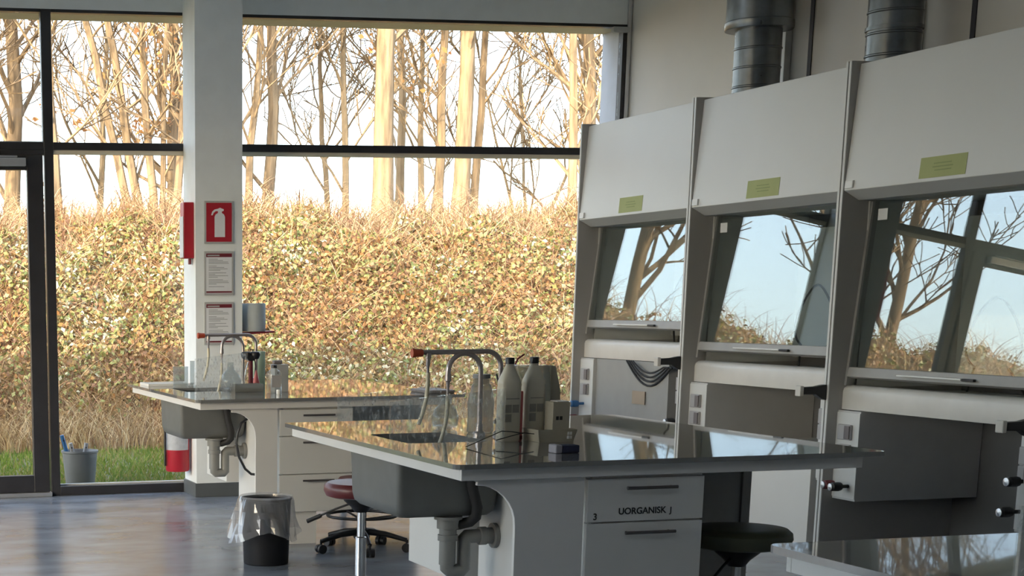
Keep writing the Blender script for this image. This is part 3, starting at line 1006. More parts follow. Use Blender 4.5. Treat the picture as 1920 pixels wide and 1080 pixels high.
zb = BZ + 0.0005
m.box(x0, x1, y0, y1, zb, zb + 0.003)
m.hexa([(x0, y0, zb), (x1, y0, zb), (x1, y0 + 0.003, zb), (x0, y0 + 0.003, zb), (x0 - fl, y0 - fl, zb + hh), (x1 + fl, y0 - fl, zb + hh), (x1 + fl, y0 - fl + 0.003, zb + hh), (x0 - fl, y0 - fl + 0.003, zb + hh)])
m.hexa([(x0, y1 - 0.003, zb), (x1, y1 - 0.003, zb), (x1, y1, zb), (x0, y1, zb), (x0 - fl, y1 + fl - 0.003, zb + hh), (x1 + fl, y1 + fl - 0.003, zb + hh), (x1 + fl, y1 + fl, zb + hh), (x0 - fl, y1 + fl, zb + hh)])
m.hexa([(x0, y0, zb), (x0 + 0.003, y0, zb), (x0 + 0.003, y1, zb), (x0, y1, zb), (x0 - fl, y0 - fl, zb + hh), (x0 - fl + 0.003, y0 - fl, zb + hh), (x0 - fl + 0.003, y1 + fl, zb + hh), (x0 - fl, y1 + fl, zb + hh)])
m.hexa([(x1 - 0.003, y0, zb), (x1, y0, zb), (x1, y1, zb), (x1 - 0.003, y1, zb), (x1 + fl - 0.003, y0 - fl, zb + hh), (x1 + fl, y0 - fl, zb + hh), (x1 + fl, y1 + fl, zb + hh), (x1 + fl - 0.003, y1 + fl, zb + hh)])
m.build('tray_body', M['card'], b)
mm = MB()
for zz in (0.030, 0.014):
    for xx in (2.988, 2.999):
        mm.box(xx, xx + 0.008, y0 - 0.0115, y0 - 0.009 + 0.004, zb + zz, zb + zz + 0.012)
mm.build('white_marks', M['white'], b)
b = thing('box', 'square grey-brown box with two black squares, in the card tray', 'box', (2.985, 6.17, BZ))
B(2.938, 3.012, 6.125, 6.20, BZ + 0.004, BZ + 0.160).build('box_body', M['card'], b, bevel=0.002)
mm = MB()
mm.box(2.952, 2.964, 6.1242, 6.1248, BZ + 0.088, BZ + 0.103)
mm.box(2.968, 2.980, 6.1242, 6.1248, BZ + 0.088, BZ + 0.103)
mm.build('black_squares', M['ink'], b)
B(2.958, 3.008, 6.13, 6.195, BZ + 0.1605, BZ + 0.164).build('lid_flap', M['white'], b)
b = thing('sponge', 'small grey sponge with navy side, before the card tray', 'sponge', (2.77, 5.68, BZ))
B(2.725, 2.752, 5.645, 5.71, BZ + 0.0005, BZ + 0.032).build('sponge_body', M['sponge'], b, bevel=0.004)
B(2.7525, 2.822, 5.645, 5.71, BZ + 0.0005, BZ + 0.030).build('scourer', M['sponge_blue'], b, bevel=0.004)
b = thing('thermometer_tube', 'pink plastic tube standing between the two white bottles', 'tube', (2.845, 6.24, BZ))
MB().lathe([(0.007, 0.0005), (0.008, 0.004), (0.008, 0.20), (0.004, 0.202), (0.0, 0.203)], (2.846, 6.23, BZ), 14).build('tube_body', M['pink'], b, smooth=True)
MB().lathe([(0.0085, 0.005), (0.0095, 0.006), (0.0095, 0.02), (0.0085, 0.021)], (2.846, 6.23, BZ), 14, closed=True).build('foot_ring', M['darkred'], b, smooth=True)
b = MB().tube([(2.845, 6.42, 0.9005), (2.875, 6.42, 1.05), (2.90, 6.42, 1.20), (2.912, 6.42, 1.225), (2.94, 6.42, 1.243)], 0.004, 8).build('red_rod', M['darkred'], smooth=True)
tag(b, 'thin red rod poking up from behind the left white bottle', 'rod')
b = thing('wash_bottle', 'cloudy crumpled plastic wash bottle behind the faucet riser', 'bottle', (2.855, 6.66, BZ))
MB().lathe([(0.052, 0.0005), (0.058, 0.008), (0.055, 0.07), (0.058, 0.13), (0.052, 0.17), (0.042, 0.205), (0.036, 0.212), (0.036, 0.232), (0.0, 0.234)], (2.855, 6.66, BZ), 18).build('bottle_body', M['frost'], b)
MB().lathe([(0.038, 0.2345), (0.038, 0.252), (0.0, 0.253)], (2.855, 6.66, BZ), 18).build('cap', M['bucket'], b, smooth=True)
b = thing('wire_tongs', 'thin dark wire tongs lying before the faucet', 'tongs', (2.62, 6.10, BZ))
MB().tube([(2.505, 5.98, BZ + 0.0035), (2.60, 6.02, BZ + 0.03), (2.69, 6.06, BZ + 0.055), (2.74, 6.08, BZ + 0.05), (2.80, 6.10, BZ + 0.04)], 0.002, 6).build('arm', M['wire'], b, smooth=True)
MB().tube([(2.655, 6.03, BZ + 0.022), (2.72, 6.07, BZ + 0.03), (2.80, 6.10, BZ + 0.0425), (2.852, 6.11, BZ + 0.036)], 0.002, 6).build('arm', M['wire'], b, smooth=True)


def glassware(kind, x, y, z, label, s=1.0, group=None):
    p = {'flask': [(0.03, 0.0005), (0.055, 0.012), (0.062, 0.045), (0.05, 0.085), (0.022, 0.115), (0.018, 0.15), (0.021, 0.155), (0.018, 0.155), (0.015, 0.15), (0.019, 0.115), (0.047, 0.083), (0.059, 0.045), (0.052, 0.015), (0.0, 0.006)],
         'beaker': [(0.04, 0.0005), (0.043, 0.006), (0.043, 0.11), (0.046, 0.115), (0.041, 0.112), (0.040, 0.008), (0.0, 0.006)],
         'cylinder': [(0.03, 0.0005), (0.03, 0.006), (0.016, 0.012), (0.016, 0.17), (0.019, 0.175), (0.014, 0.17), (0.013, 0.016), (0.0, 0.014)]}[kind]
    o = MB().lathe([(r * s, h * s) for r, h in p], (x, y, z), 26).build('measuring_cylinder' if kind == 'cylinder' else 'glass_' + kind, M['lab'], smooth=True)
    return tag(o, label, 'measuring cylinder' if kind == 'cylinder' else kind, group)


glassware('flask', 2.80, 6.93, BZ, 'clear round glass flask behind the sink of the middle bench')
b = MB().lathe([(0.006, 0.0005), (0.0075, 0.002), (0.0075, 0.135), (0.005, 0.138), (0.0, 0.138)], (2.585, 6.80, BZ), 14).build('glass_rod', M['lab'], smooth=True)
tag(b, 'short clear glass rod standing behind the sink of the middle bench', 'glass rod')
# a dark low crate at the far right of the far bench, seen behind the faucet
b = thing('crate', 'dark flat crate on the right end of the far bench', 'crate', (3.83, 9.7, BZ))
B(3.745, 3.925, 9.56, 9.86, BZ + 0.0005, BZ + 0.02).build('crate_body', M['dsocket'], b, bevel=0.006)

# ------------------------------------------------------------------ things on the far bench
glassware('flask', 2.735, 10.52, BZ, 'clear round glass flask beside the faucet on the far bench', 1.15)
glassware('beaker', 2.50, 10.98, BZ, 'clear glass beaker at the left end of the far bench', 1.2)
glassware('cylinder', 2.585, 10.99, BZ, 'slim clear measuring cylinder standing beside the beaker', 1.0)
b = thing('drying_tray', 'flat white drying tray at the left end of the far bench', 'tray', (2.45, 11.05, BZ))
m = B(2.30, 2.62, 11.10, 11.40, BZ + 0.0005, BZ + 0.008)
m.box(2.30, 2.308, 11.10, 11.40, BZ + 0.008, BZ + 0.018).box(2.612, 2.62, 11.10, 11.40, BZ + 0.008, BZ + 0.018).box(2.308, 2.612, 11.10, 11.108, BZ + 0.008, BZ + 0.018).box(2.308, 2.612, 11.392, 11.40, BZ + 0.008, BZ + 0.018)
m.build('tray_body', M['white'], b)
b = thing('caddy', 'clear shallow caddy with dark brushes under the eyewash', 'caddy', (2.77, 10.15, BZ))
x0, x1, y0, y1 = 2.672, 2.862, 10.16, 10.30
m = B(x0, x1, y0, y1, BZ + 0.0005, BZ + 0.005)
m.box(x0, x1, y0, y0 + 0.004, BZ + 0.005, BZ + 0.05).box(x0, x1, y1 - 0.004, y1, BZ + 0.005, BZ + 0.05)
m.box(x0, x0 + 0.004, y0 + 0.004, y1 - 0.004, BZ + 0.005, BZ + 0.05).box(x1 - 0.004, x1, y0 + 0.004, y1 - 0.004, BZ + 0.005, BZ + 0.05)
m.build('caddy_body', M['frost'], b)
B(2.715, 2.85, 10.175, 10.285, BZ + 0.006, BZ + 0.034).build('brush_roll', M['card'], b, bevel=0.012)
# eyewash
b = thing('eyewash', 'red-handled eyewash with two black spray heads on the far bench', 'eyewash', (2.835, 10.42, BZ))
ex, ey = 2.845, 10.42
MB().lathe([(0.032, 0.0005), (0.032, 0.01), (0.02, 0.02), (0.017, 0.045), (0.0, 0.045)], (ex, ey, BZ), 18).build('base', M['black'], b, smooth=True)
MB().tube([(ex, ey, BZ + 0.045), (ex, ey, BZ + 0.19)], [0.016, 0.015], 14).build('handle', M['darkred'], b, smooth=True)
hd = MB()
hd.prism([(ex - 0.018, BZ + 0.19), (ex + 0.018, BZ + 0.19), (ex + 0.045, BZ + 0.222), (ex - 0.045, BZ + 0.222)], 'y', ey - 0.025, ey + 0.025)
for s_ in (-1, 1):
    hd.lathe([(0.0, 0.198), (0.025, 0.202), (0.035, 0.222), (0.036, 0.236), (0.03, 0.246), (0.018, 0.25), (0.0, 0.25)], (ex + s_ * 0.029, ey, BZ), 18)
hd.build('spray_heads', M['black'], b, smooth=True)
MB().tube([(ex - 0.02, ey - 0.01, BZ + 0.18), (ex - 0.035, ey - 0.01, BZ + 0.13), (ex - 0.045, ey - 0.01, BZ + 0.07), (ex - 0.04, ey - 0.01, BZ + 0.012)], 0.003, 8).build('lever', M['chrome'], b, smooth=True)
b = MB().lathe([(0.032, 0.0005), (0.032, 0.006), (0.004, 0.125), (0.0, 0.127)], (2.905, 10.50, BZ), 20).build('funnel', M['pink'], smooth=True)
tag(b, 'small pinkish red upturned funnel right of the eyewash', 'funnel')
b = MB().lathe([(0.048, 0.0005), (0.05, 0.003), (0.05, 0.235), (0.047, 0.239), (0.02, 0.239), (0.02, 0.20), (0.0, 0.20)], (2.985, 10.75, BZ), 28).build('paper_roll', M['greenroll'], smooth=True)
tag(b, 'pale green paper roll standing behind the eyewash', 'paper roll')
b = thing('bottle', 'clear squat bottle with black cap on the front edge of the far bench', 'bottle', (2.87, 9.97, BZ))
MB().lathe([(0.044, 0.0005), (0.048, 0.006), (0.048, 0.12), (0.043, 0.138), (0.02, 0.15), (0.017, 0.155), (0.017, 0.162)], (2.875, 9.97, BZ), 24).build('body', M['lab'], b, smooth=True)
MB().lathe([(0.0185, 0.158), (0.0185, 0.178), (0.0, 0.18)], (2.875, 9.97, BZ), 18).build('cap', M['black'], b, smooth=True)
B(2.845, 2.905, 9.9175, 9.9205, BZ + 0.04, BZ + 0.115).build('label', M['socket'], b)
b = thing('box', 'grey cardboard box behind the clear squat bottle', 'box', (2.95, 10.15, BZ))
B(2.915, 3.005, 10.09, 10.19, BZ + 0.0005, BZ + 0.175).build('box_body', M['frame'], b, bevel=0.002)
B(2.932, 2.94, 10.0892, 10.0898, BZ + 0.115, BZ + 0.128).build('black_mark', M['ink'], b)
b = B(2.915, 2.972, 10.11, 10.16, BZ + 0.1758, BZ + 0.20).build('folded_cloth', M['dsocket'], bevel=0.008)
tag(b, 'small folded purple-grey cloth on the grey cardboard box', 'cloth')
b = MB().lathe([(0.013, -0.0), (0.0145, 0.003), (0.0145, 0.026), (0.012, 0.03), (0.0, 0.03)], (2.862, 9.82, BZ + 0.0005), 14).build('white_cap', M['white'], smooth=True)
tag(b, 'small white cap lying before the clear squat bottle', 'cap')
b = MB().tube([(2.775, 10.0, 0.775), (2.73, 10.0, 0.755), (2.67, 10.0, 0.715), (2.645, 10.0, 0.65), (2.637, 10.0, 0.59), (2.655, 10.0, 0.50), (2.695, 10.0, 0.425), (2.735, 10.0, 0.39), (2.775, 10.0, 0.385)], 0.008, 10).build('cable', M['black'], smooth=True)
tag(b, 'black cable looping below the sink of the far bench', 'cable')

# ------------------------------------------------------------------ on and beside the column
YC = 12.096


def plaque(z0, z1, x0, x1, label, name):
    t_ = thing(name, label, 'sign', ((x0 + x1) / 2, YC, z0))
    return t_


b = plaque(1.906, 2.196, 2.948, 3.152, 'red fire extinguisher sign on the column, top of the three', 'safety_sign')
B(2.940, 3.164, YC - 0.012, YC - 0.0005, 1.898, 2.208).build('frame', M['frame'], b, bevel=0.002)
B(2.955, 3.150, YC - 0.014, YC - 0.0125, 1.912, 2.194).build('red_panel', M['red'], b)
pc = MB()
body = [(3.018, 1.946), (3.098, 1.946), (3.098, 2.092), (3.09, 2.110), (3.075, 2.120), (3.072, 2.13), (3.088, 2.136), (3.088, 2.148), (3.075, 2.152), (3.06, 2.158), (3.04, 2.150), (3.018, 2.146), (3.0, 2.13), (2.992, 2.105), (3.003, 2.104), (3.012, 2.122), (3.028, 2.134), (3.046, 2.132), (3.043, 2.120), (3.026, 2.11), (3.018, 2.092)]
pc.prism(body, 'y', YC - 0.0155, YC - 0.0142)
pc.build('extinguisher_symbol', M['paper'], b)
for (z0, z1, l) in ((1.520, 1.843, 'framed safety notice with red bands, directly below the red sign'), (1.152, 1.470, 'lowest framed safety notice on the column, behind the faucet')):
    b = plaque(z0, z1, 2.94, 3.164, l, 'safety_notice')
    B(2.938, 3.166, YC - 0.012, YC - 0.0005, z0, z1).build('frame', M['frame'], b, bevel=0.002)
    B(2.953, 3.151, YC - 0.0135, YC - 0.0125, z0 + 0.015, z1 - 0.015).build('sheet', M['paper'], b)
    B(2.953, 3.151, YC - 0.0145, YC - 0.0137, z1 - 0.043, z1 - 0.016).build('red_band', M['darkred'], b)
    B(2.953, 3.151, YC - 0.0145, YC - 0.0137, z0 + 0.018, z0 + 0.030).build('red_band', M['darkred'], b)
    mm = MB()
    B(2.962, 3.055, YC - 0.0152, YC - 0.0147, z1 - 0.036, z1 - 0.026).build('heading', M['frame'], b)
    zz = z1 - 0.06
    k = 0
    while zz > z0 + 0.06:
        ln = [0.07, 0.11, 0.15, 0.155, 0.06, 0.12, 0.145, 0.09, 0.135, 0.05, 0.15][k % 11]
        mm.box(2.972, 2.972 + ln, YC - 0.0145, YC - 0.0137, zz, zz + 0.0045)
        zz -= 0.0105 if k % 4 != 3 else 0.019
        k += 1
    mm.build('print_lines', M['print'], b)

b = thing('fire_blanket_case', 'narrow red fire blanket case on the left side of the column', 'fire blanket', (2.82, 12.2, 1.8))
B(2.795, 2.8745, 12.14, 12.26, 1.793, 2.202).build('case', M['red'], b, bevel=0.006)
B(2.790, 2.7945, 12.143, 12.257, 1.80, 2.10).build('front_label', M['paper'], b)
B(2.845, 2.862, 12.18, 12.22, 1.75, 1.7925).build('pull_tab', M['darkred'], b, bevel=0.003)
b = thing('fire_extinguisher', 'red fire extinguisher with white label, behind the far bench end', 'fire extinguisher', (2.765, 12.27, 0.18))
ex, ey = 2.772, 12.30
MB().lathe([(0.085, 0.0), (0.092, 0.012), (0.092, 0.50), (0.085, 0.545), (0.06, 0.58), (0.03, 0.595), (0.024, 0.60), (0.024, 0.63), (0.0, 0.63)], (ex, ey, 0.185), 32).build('body', M['red'], b, smooth=True)
lb = MB()
n = 16
vs, fs = [], []
for k in range(n + 1):
    a = math.radians(185 + 150 * k / n - 15)
    for z in (0.352, 0.68):
        vs.append((ex + 0.0932 * math.cos(a), ey + 0.0932 * math.sin(a), z))
for k in range(n):
    fs.append((2 * k, 2 * k + 2, 2 * k + 3, 2 * k + 1))
lb.add(vs, fs).build('label', mat('blue_grey_label', (0.42, 0.45, 0.50), 0.6, var=0.1, scale=30), b, smooth=True)
MB().tube([(ex - 0.02, ey - 0.03, 0.80), (ex - 0.085, ey - 0.05, 0.78), (ex - 0.105, ey - 0.03, 0.70), (ex - 0.105, ey - 0.03, 0.23)], 0.009, 10).build('hose', M['black'], b, smooth=True)
MB().prism([(ex - 0.035, 0.816), (ex + 0.05, 0.816), (ex + 0.09, 0.85), (ex + 0.085, 0.862), (ex - 0.035, 0.842)], 'y', ey - 0.015, ey + 0.015).build('lever', M['black'], b, bevel=0.003)
B(ex - 0.03, 2.8745, ey + 0.093, ey + 0.11, 0.62, 0.66).build('wall_hook', M['black'], b)

b = thing('towel_dispenser', 'grey paper roll holder with red base on the right of the column', 'paper holder', (3.34, 12.2, 1.25))
MB().lathe([(0.095, 0.0), (0.098, 0.006), (0.098, 0.20), (0.092, 0.21), (0.0, 0.212)], (3.352, 12.22, 1.247), 32).build('paper_roll', mat('blue_grey_paper', (0.42, 0.46, 0.47), 0.8), b, smooth=True)
B(3.2365, 3.30, 12.19, 12.25, 1.36, 1.42).build('wall_bracket', M['white'], b)
MB().prism([(3.2365, 1.222), (3.42, 1.232), (3.50, 1.236), (3.505, 1.25), (3.42, 1.246), (3.2365, 1.240)], 'y', 12.13, 12.31).build('base_plate', M['darkred'], b, bevel=0.003)

# ------------------------------------------------------------------ bucket with cleaning handles, outside behind the glass
bx, by = 2.115, 12.98
b = thing('bucket', 'grey plastic bucket behind the glass by the door', 'bucket', (bx, by, 0.0))
MB().lathe([(0.108, -0.02), (0.112, -0.015), (0.142, 0.285), (0.150, 0.29), (0.150, 0.305), (0.141, 0.305), (0.134, 0.28), (0.105, -0.008), (0.0, -0.008)], (bx, by, 0.0), 36).build('bucket_body', M['bucket'], b, smooth=True)
for (p, q, l) in (((bx - 0.02, by + 0.02, 0.0), (bx - 0.145, by + 0.0, 0.43), 'dark blue handle leaning far left in the grey bucket'),
                  ((bx - 0.0, by - 0.03, 0.0), (bx - 0.085, by - 0.06, 0.37), 'short grey handle just right of the blue one in the bucket'),
                  ((bx + 0.0, by + 0.03, 0.0), (bx + 0.06, by + 0.03, 0.36), 'grey handle leaning right in the bucket')):
    P, Q = Vector(p), Vector(q)
    h = thing('cleaning_handle', l, 'handle', p, 'cleaning tool handles in the bucket')
    d = (Q - P)
    MB().tube([P + d * 0.02, P + d * 0.3, P + d * 0.8, Q], [0.012, 0.015, 0.017, 0.016], 12).build('grip', M['blue'] if 'blue handle' in l and 'dark' in l else M['socket'], h, smooth=True)
    MB().tube([P + d * 0.90 + Vector((0, -0.022, 0)), P + d * 0.90 + Vector((0, -0.017, 0))], 0.006, 10).build('hanging_hole', M['black'], h)

# ------------------------------------------------------------------ waste bin with liner
bx, by = 2.512, 8.86
b = thing('waste_bin', 'black round waste bin on the floor before the far bench', 'waste bin', (bx, by, 0.0))
MB().lathe([(0.122, 0.0), (0.128, 0.006), (0.140, 0.365), (0.146, 0.370), (0.146, 0.378), (0.138, 0.378), (0.132, 0.36), (0.120, 0.012), (0.0, 0.012)], (bx, by, 0.0), 40).build('bin_body', M['bin'], b, smooth=True)
rr = random.Random(3)
n, prof = 56, [(0.110, 0.20), (0.131, 0.33), (0.136, 0.384), (0.150, 0.390), (0.157, 0.36), (0.162, 0.31), (0.168, 0.26), (0.176, 0.205), (0.182, 0.165)]
vs, fs = [], []
ph = [rr.uniform(0, 6.28) for _ in range(6)]
for i, (r, h) in enumerate(prof):
    for k in range(n):
        a = 2 * math.pi * k / n
        wob = math.sin(5 * a + ph[0]) + 0.7 * math.sin(9 * a + ph[1] + i * 0.5) + 0.5 * math.sin(14 * a + ph[2] - i * 0.7)
        out = max(0, i - 3) / 5
        side = 0.06 * out * max(0, math.cos(a - math.radians(200))) ** 2
        R = r + 0.017 * out * wob + side
        if i <= 3:
            R = min(R, 0.150)
        dz = -0.03 * out * math.sin(3 * a + ph[3]) * (i > 5) + (0.004 * rr.uniform(-1, 1) if i > 3 else 0)
        vs.append((bx + max(R, 0.1475 if i > 3 else 0.0) * math.cos(a), by + max(R, 0.1475 if i > 3 else 0.0) * math.sin(a), h + dz))
for i in range(len(prof) - 1):
    for k in range(n):
        k2 = (k + 1) % n
        fs.append((i * n + k, i * n + k2, (i + 1) * n + k2, (i + 1) * n + k))
b = MB().add(vs, fs).build('bin_liner', M['film'])
tag(b, 'clear crumpled plastic bag turned over the rim of the black bin', 'bin bag')


# ------------------------------------------------------------------ stools
def stool(x, y, zs, label, seatmat, r=0.19, lever=True, rot=0.0, ring=True, under=True):
    s = thing('stool', label, 'stool', (x, y, 0.0), 'round swivel lab stools')
    t_ = 0.075
    MB().lathe([(0.0, -t_), (r * 0.80, -t_), (r * 0.93, -t_ + 0.008), (r, -t_ * 0.55), (r * 0.985, -0.018), (r * 0.90, -0.003), (r * 0.6, 0.0), (0.0, 0.001)], (x, y, zs), 44).build('seat', seatmat, s, smooth=True)
    MB().lathe([(0.09, -t_ - 0.0005), (0.085, -t_ - 0.02), (0.05, -t_ - 0.05), (0.032, -t_ - 0.075), (0.0, -t_ - 0.075)], (x, y, zs), 24).build('seat_mount', M['black'], s, smooth=True)
    MB().lathe([(0.019, 0.0), (0.019, 0.35)], (x, y, zs - t_ - 0.075 - 0.35 if zs > 0.5 else 0.20), 20).build('gas_lift', M['chrome'], s, smooth=True) if zs > 0.5 else None
    top = zs - t_ - 0.2 if zs > 0.5 else zs - t_ - 0.076
    MB().lathe([(0.027, 0.05), (0.027, top), (0.022, top + 0.004), (0.0, top + 0.004)], (x, y, 0.0), 20).build('column', M['chrome'] if zs > 0.5 else M['black'], s, smooth=True)
    MB().lathe([(0.045, 0.075), (0.05, 0.085), (0.045, 0.13), (0.03, 0.14)], (x, y, 0), 20).build('hub', M['black'], s, smooth=True)
    for k in range(5):
        a = rot + 2 * math.pi * k / 5
        ca, sa = math.cos(a), math.sin(a)
        R = 0.27
        leg = MB().tube([(x + 0.035 * ca, y + 0.035 * sa, 0.115), (x + 0.14 * ca, y + 0.14 * sa, 0.105), (x + R * ca, y + R * sa, 0.072)], [0.020, 0.017, 0.013], 10).build('leg', M['black'], s, smooth=True)
        cs = MB()
        for q in (-0.016, 0.016):
            ctr = Vector((x + R * ca - q * sa, y + R * sa + q * ca, 0.0275))
            ax = Vector((-sa, ca, 0))
            cs.tube([ctr - ax * 0.011, ctr + ax * 0.011], 0.027, 18)
        cs.tube([(x + R * ca, y + R * sa, 0.045), (x + R * ca, y + R * sa, 0.075)], 0.008, 8)
        cs.build('caster', M['black'], leg, smooth=True)
    if ring:
        n_ = 40
        rr_ = 0.205
        pts = [(x + rr_ * math.cos(2 * math.pi * k / n_), y + rr_ * math.sin(2 * math.pi * k / n_), 0.215) for k in range(n_ + 1)]
        m_ = MB().tube(pts, 0.009, 10, caps=False)
        for k in range(3):
            a = rot + 0.5 + 2 * math.pi * k / 3
            m_.tube([(x + 0.026 * math.cos(a), y + 0.026 * math.sin(a), 0.19), (x + rr_ * math.cos(a), y + rr_ * math.sin(a), 0.215)], 0.007, 8)
        m_.build('foot_ring', M['black'], s, smooth=True)
    if lever:
        a = lever if not isinstance(lever, bool) else math.radians(200)
        ca, sa = math.cos(a), math.sin(a)
        z = zs - t_ - 0.03
        lv = MB().tube([(x + 0.04 * ca, y + 0.04 * sa, z), (x + 0.13 * ca, y + 0.13 * sa, z - 0.035), (x + 0.24 * ca, y + 0.24 * sa, z - 0.085)], 0.0055, 8).build('lever', M['black'], s, smooth=True)
        MB().tube([(x + 0.20 * ca, y + 0.20 * sa, z - 0.068), (x + 0.27 * ca, y + 0.27 * sa, z - 0.10)], 0.011, 10).build('lever_grip', M['black'], lv, smooth=True)
    return s


stool(2.615, 7.52, 0.605, 'dark red round stool on a chrome column between the benches', M['seatred'], 0.185, lever=math.radians(150), ring=False, rot=0.4)
stool(3.19, 9.16, 0.445, 'low black-based stool with foot ring, behind the dark red stool', M['seatred'], 0.15, lever=False, rot=math.radians(189))
stool(3.475, 5.60, 0.60, 'dark olive green stool pushed under the middle bench', M['seatgreen'], 0.20, lever=math.radians(215), ring=False, rot=0.9)


# ------------------------------------------------------------------ outside: ground, bank, brambles, grass
GX0, GX1 = -16.0, 24.0
B(GX0, GX1, YO - 0.4, 17.5, -0.2, -0.025).box(-30, XL - 0.2, -20, YO - 0.4, -0.2, -0.025).build('ground', mat('lawn_soil', (0.10, 0.10, 0.035), 0.95, var=0.3, scale=3), kind='structure')


def bank_z(x, y):
    t = np.clip((y - 16.6) / 3.9, 0, 1)
    s = t * t * (3 - 2 * t) * 0.5 + t * 0.5
    return 2.36 * s + 0.07 * np.sin(x * 1.3 + 0.7) * t + 0.10 * np.sin(x * 2.9 + y * 2.0) * t + 0.07 * np.sin(x * 5.3 - y * 4.1 + 1.0) * t + 0.05 * np.sin(x * 8.7 + y * 7.3) * t + 0.035 * np.clip(y - 20.5, 0, 60)


def grid(name, x0, x1, y0, y1, nx, ny, m, kind, amp):
    xs, ys = np.linspace(x0, x1, nx), np.linspace(y0, y1, ny)
    X, Y = np.meshgrid(xs, ys)
    Z = bank_z(X, Y) + amp * (rng.random(X.shape) - 0.5)
    v = np.stack([X, Y, Z], -1).reshape(-1, 3)
    i = np.arange((nx - 1) * (ny - 1))
    a = (i // (nx - 1)) * nx + i % (nx - 1)
    f = np.stack([a, a + 1, a + nx + 1, a + nx], -1)
    me = bpy.data.meshes.new(name)
    me.from_pydata(v.tolist(), [], f.tolist())
    me.materials.append(m)
    o = bpy.data.objects.new(name, me)
    C.objects.link(o)
    o['kind'] = kind
    return o


grid('ground_bank', GX0, GX1, 16.5, 60.0, 200, 220, mat('earth_bank', (0.16, 0.10, 0.045), 0.95, var=0.4, scale=5), 'structure', 0.10)


def scatter_quads(name, P, N, size, aspect, m, label_cat, up_bias=0.0):
    """one quad (kinked diamond) per point, random turn about a random normal near N"""
    n = len(P)
    nr = N + rng.normal(0, 0.65, (n, 3))
    nr /= np.linalg.norm(nr, axis=1, keepdims=True)
    t = rng.normal(0, 1, (n, 3))
    t[:, 2] += up_bias
    t -= nr * (t * nr).sum(1, keepdims=True)
    t /= np.linalg.norm(t, axis=1, keepdims=True)
    b_ = np.cross(nr, t)
    L = size * rng.uniform(0.6, 1.4, (n, 1))
    W = L * aspect
    v = np.stack([P - t * L / 2, P + b_ * W / 2 + nr * W * 0.2, P + t * L / 2, P - b_ * W / 2 + nr * W * 0.2], 1).reshape(-1, 3)
    me = bpy.data.meshes.new(name)
    me.vertices.add(n * 4)
    me.vertices.foreach_set('co', v.astype(np.float32).ravel())
    me.loops.add(n * 4)
    me.loops.foreach_set('vertex_index', np.arange(n * 4, dtype=np.int32))
    me.polygons.add(n)
    me.polygons.foreach_set('loop_start', np.arange(0, n * 4, 4, dtype=np.int32))
    me.materials.append(m)
    me.update(calc_edges=True)
    me.validate()
    o = bpy.data.objects.new(name, me)
    C.objects.link(o)
    return o


def scatter_blades(name, P, height, width, lean, m, segs=3):
    """thin curved ribbons"""
    n = len(P)
    ang = rng.uniform(0, 2 * np.pi, n)
    H = height * rng.uniform(0.5, 1.4, n)
    ln = lean * rng.uniform(0.2, 1.5, n)
    d = np.stack([np.cos(ang), np.sin(ang), np.zeros(n)], 1)
    sd = np.stack([np.ones(n), 0.35 * rng.normal(0, 1, n), np.zeros(n)], 1)
    sd /= np.linalg.norm(sd, axis=1, keepdims=True)
    vs = []
    for k in range(segs + 1):
        t = k / segs
        c = P + d * (ln * H * t ** 2)[:, None]
        c = c.copy()
        c[:, 2] += H * (t - 0.3 * lean * t * t)
        wd = width * (1 - 0.8 * t)
        vs.append(c - sd * wd / 2)
        vs.append(c + sd * wd / 2)
    v = np.stack(vs, 1)           # n, 2(segs+1), 3
    nv = 2 * (segs + 1)
    fl = []
    base = np.arange(n) * nv
    for k in range(segs):
        fl.append(np.stack([base + 2 * k, base + 2 * k + 1, base + 2 * k + 3, base + 2 * k + 2], 1))
    f = np.stack(fl, 1).reshape(-1, 4)
    me = bpy.data.meshes.new(name)
    me.vertices.add(n * nv)
    me.vertices.foreach_set('co', v.reshape(-1, 3).astype(np.float32).ravel())
    me.loops.add(f.size)
    me.loops.foreach_set('vertex_index', f.astype(np.int32).ravel())
    me.polygons.add(len(f))
    me.polygons.foreach_set('loop_start', np.arange(0, f.size, 4, dtype=np.int32))
    me.materials.append(m)
    me.update(calc_edges=True)
    o = bpy.data.objects.new(name, me)
    C.objects.link(o)
    return o


def stuff(o, label, cat):
    o['kind'] = 'stuff'
    o['label'] = label
    o['category'] = cat
    return o


def spread(n, y0, y1, dens_in=0.62):
    """more of them in the stretch the window shows"""
    k = int(n * dens_in)
    x = np.concatenate([rng.uniform(1.5, 10.5, k), rng.uniform(GX0 + 1, GX1 - 1, n - k)])
    y = rng.uniform(y0, y1, n)
    return x, y


M['bramble'] = leafmat('bramble_leaves', [(0.0, (0.30, 0.15, 0.055)), (0.14, (0.19, 0.09, 0.035)), (0.26, (0.40, 0.26, 0.10)), (0.40, (0.26, 0.14, 0.055)), (0.50, (0.36, 0.27, 0.10)), (0.60, (0.19, 0.20, 0.055)), (0.74, (0.28, 0.28, 0.085)), (0.88, (0.13, 0.16, 0.045)), (0.965, (0.55, 0.52, 0.36))], 0.42, 0.22, patch=0.28)
M['straw'] = leafmat('dry_grass', [(0.0, (0.42, 0.29, 0.14)), (0.25, (0.32, 0.20, 0.095)), (0.5, (0.52, 0.39, 0.21)), (0.7, (0.24, 0.14, 0.07)), (0.9, (0.56, 0.45, 0.27))], 0.8, 0.3, patch=0.2)
M['grass'] = leafmat('lawn_grass', [(0.0, (0.13, 0.21, 0.03)), (0.3, (0.19, 0.26, 0.04)), (0.55, (0.26, 0.28, 0.06)), (0.8, (0.32, 0.27, 0.11))], 0.9, 0.3, patch=0.15)
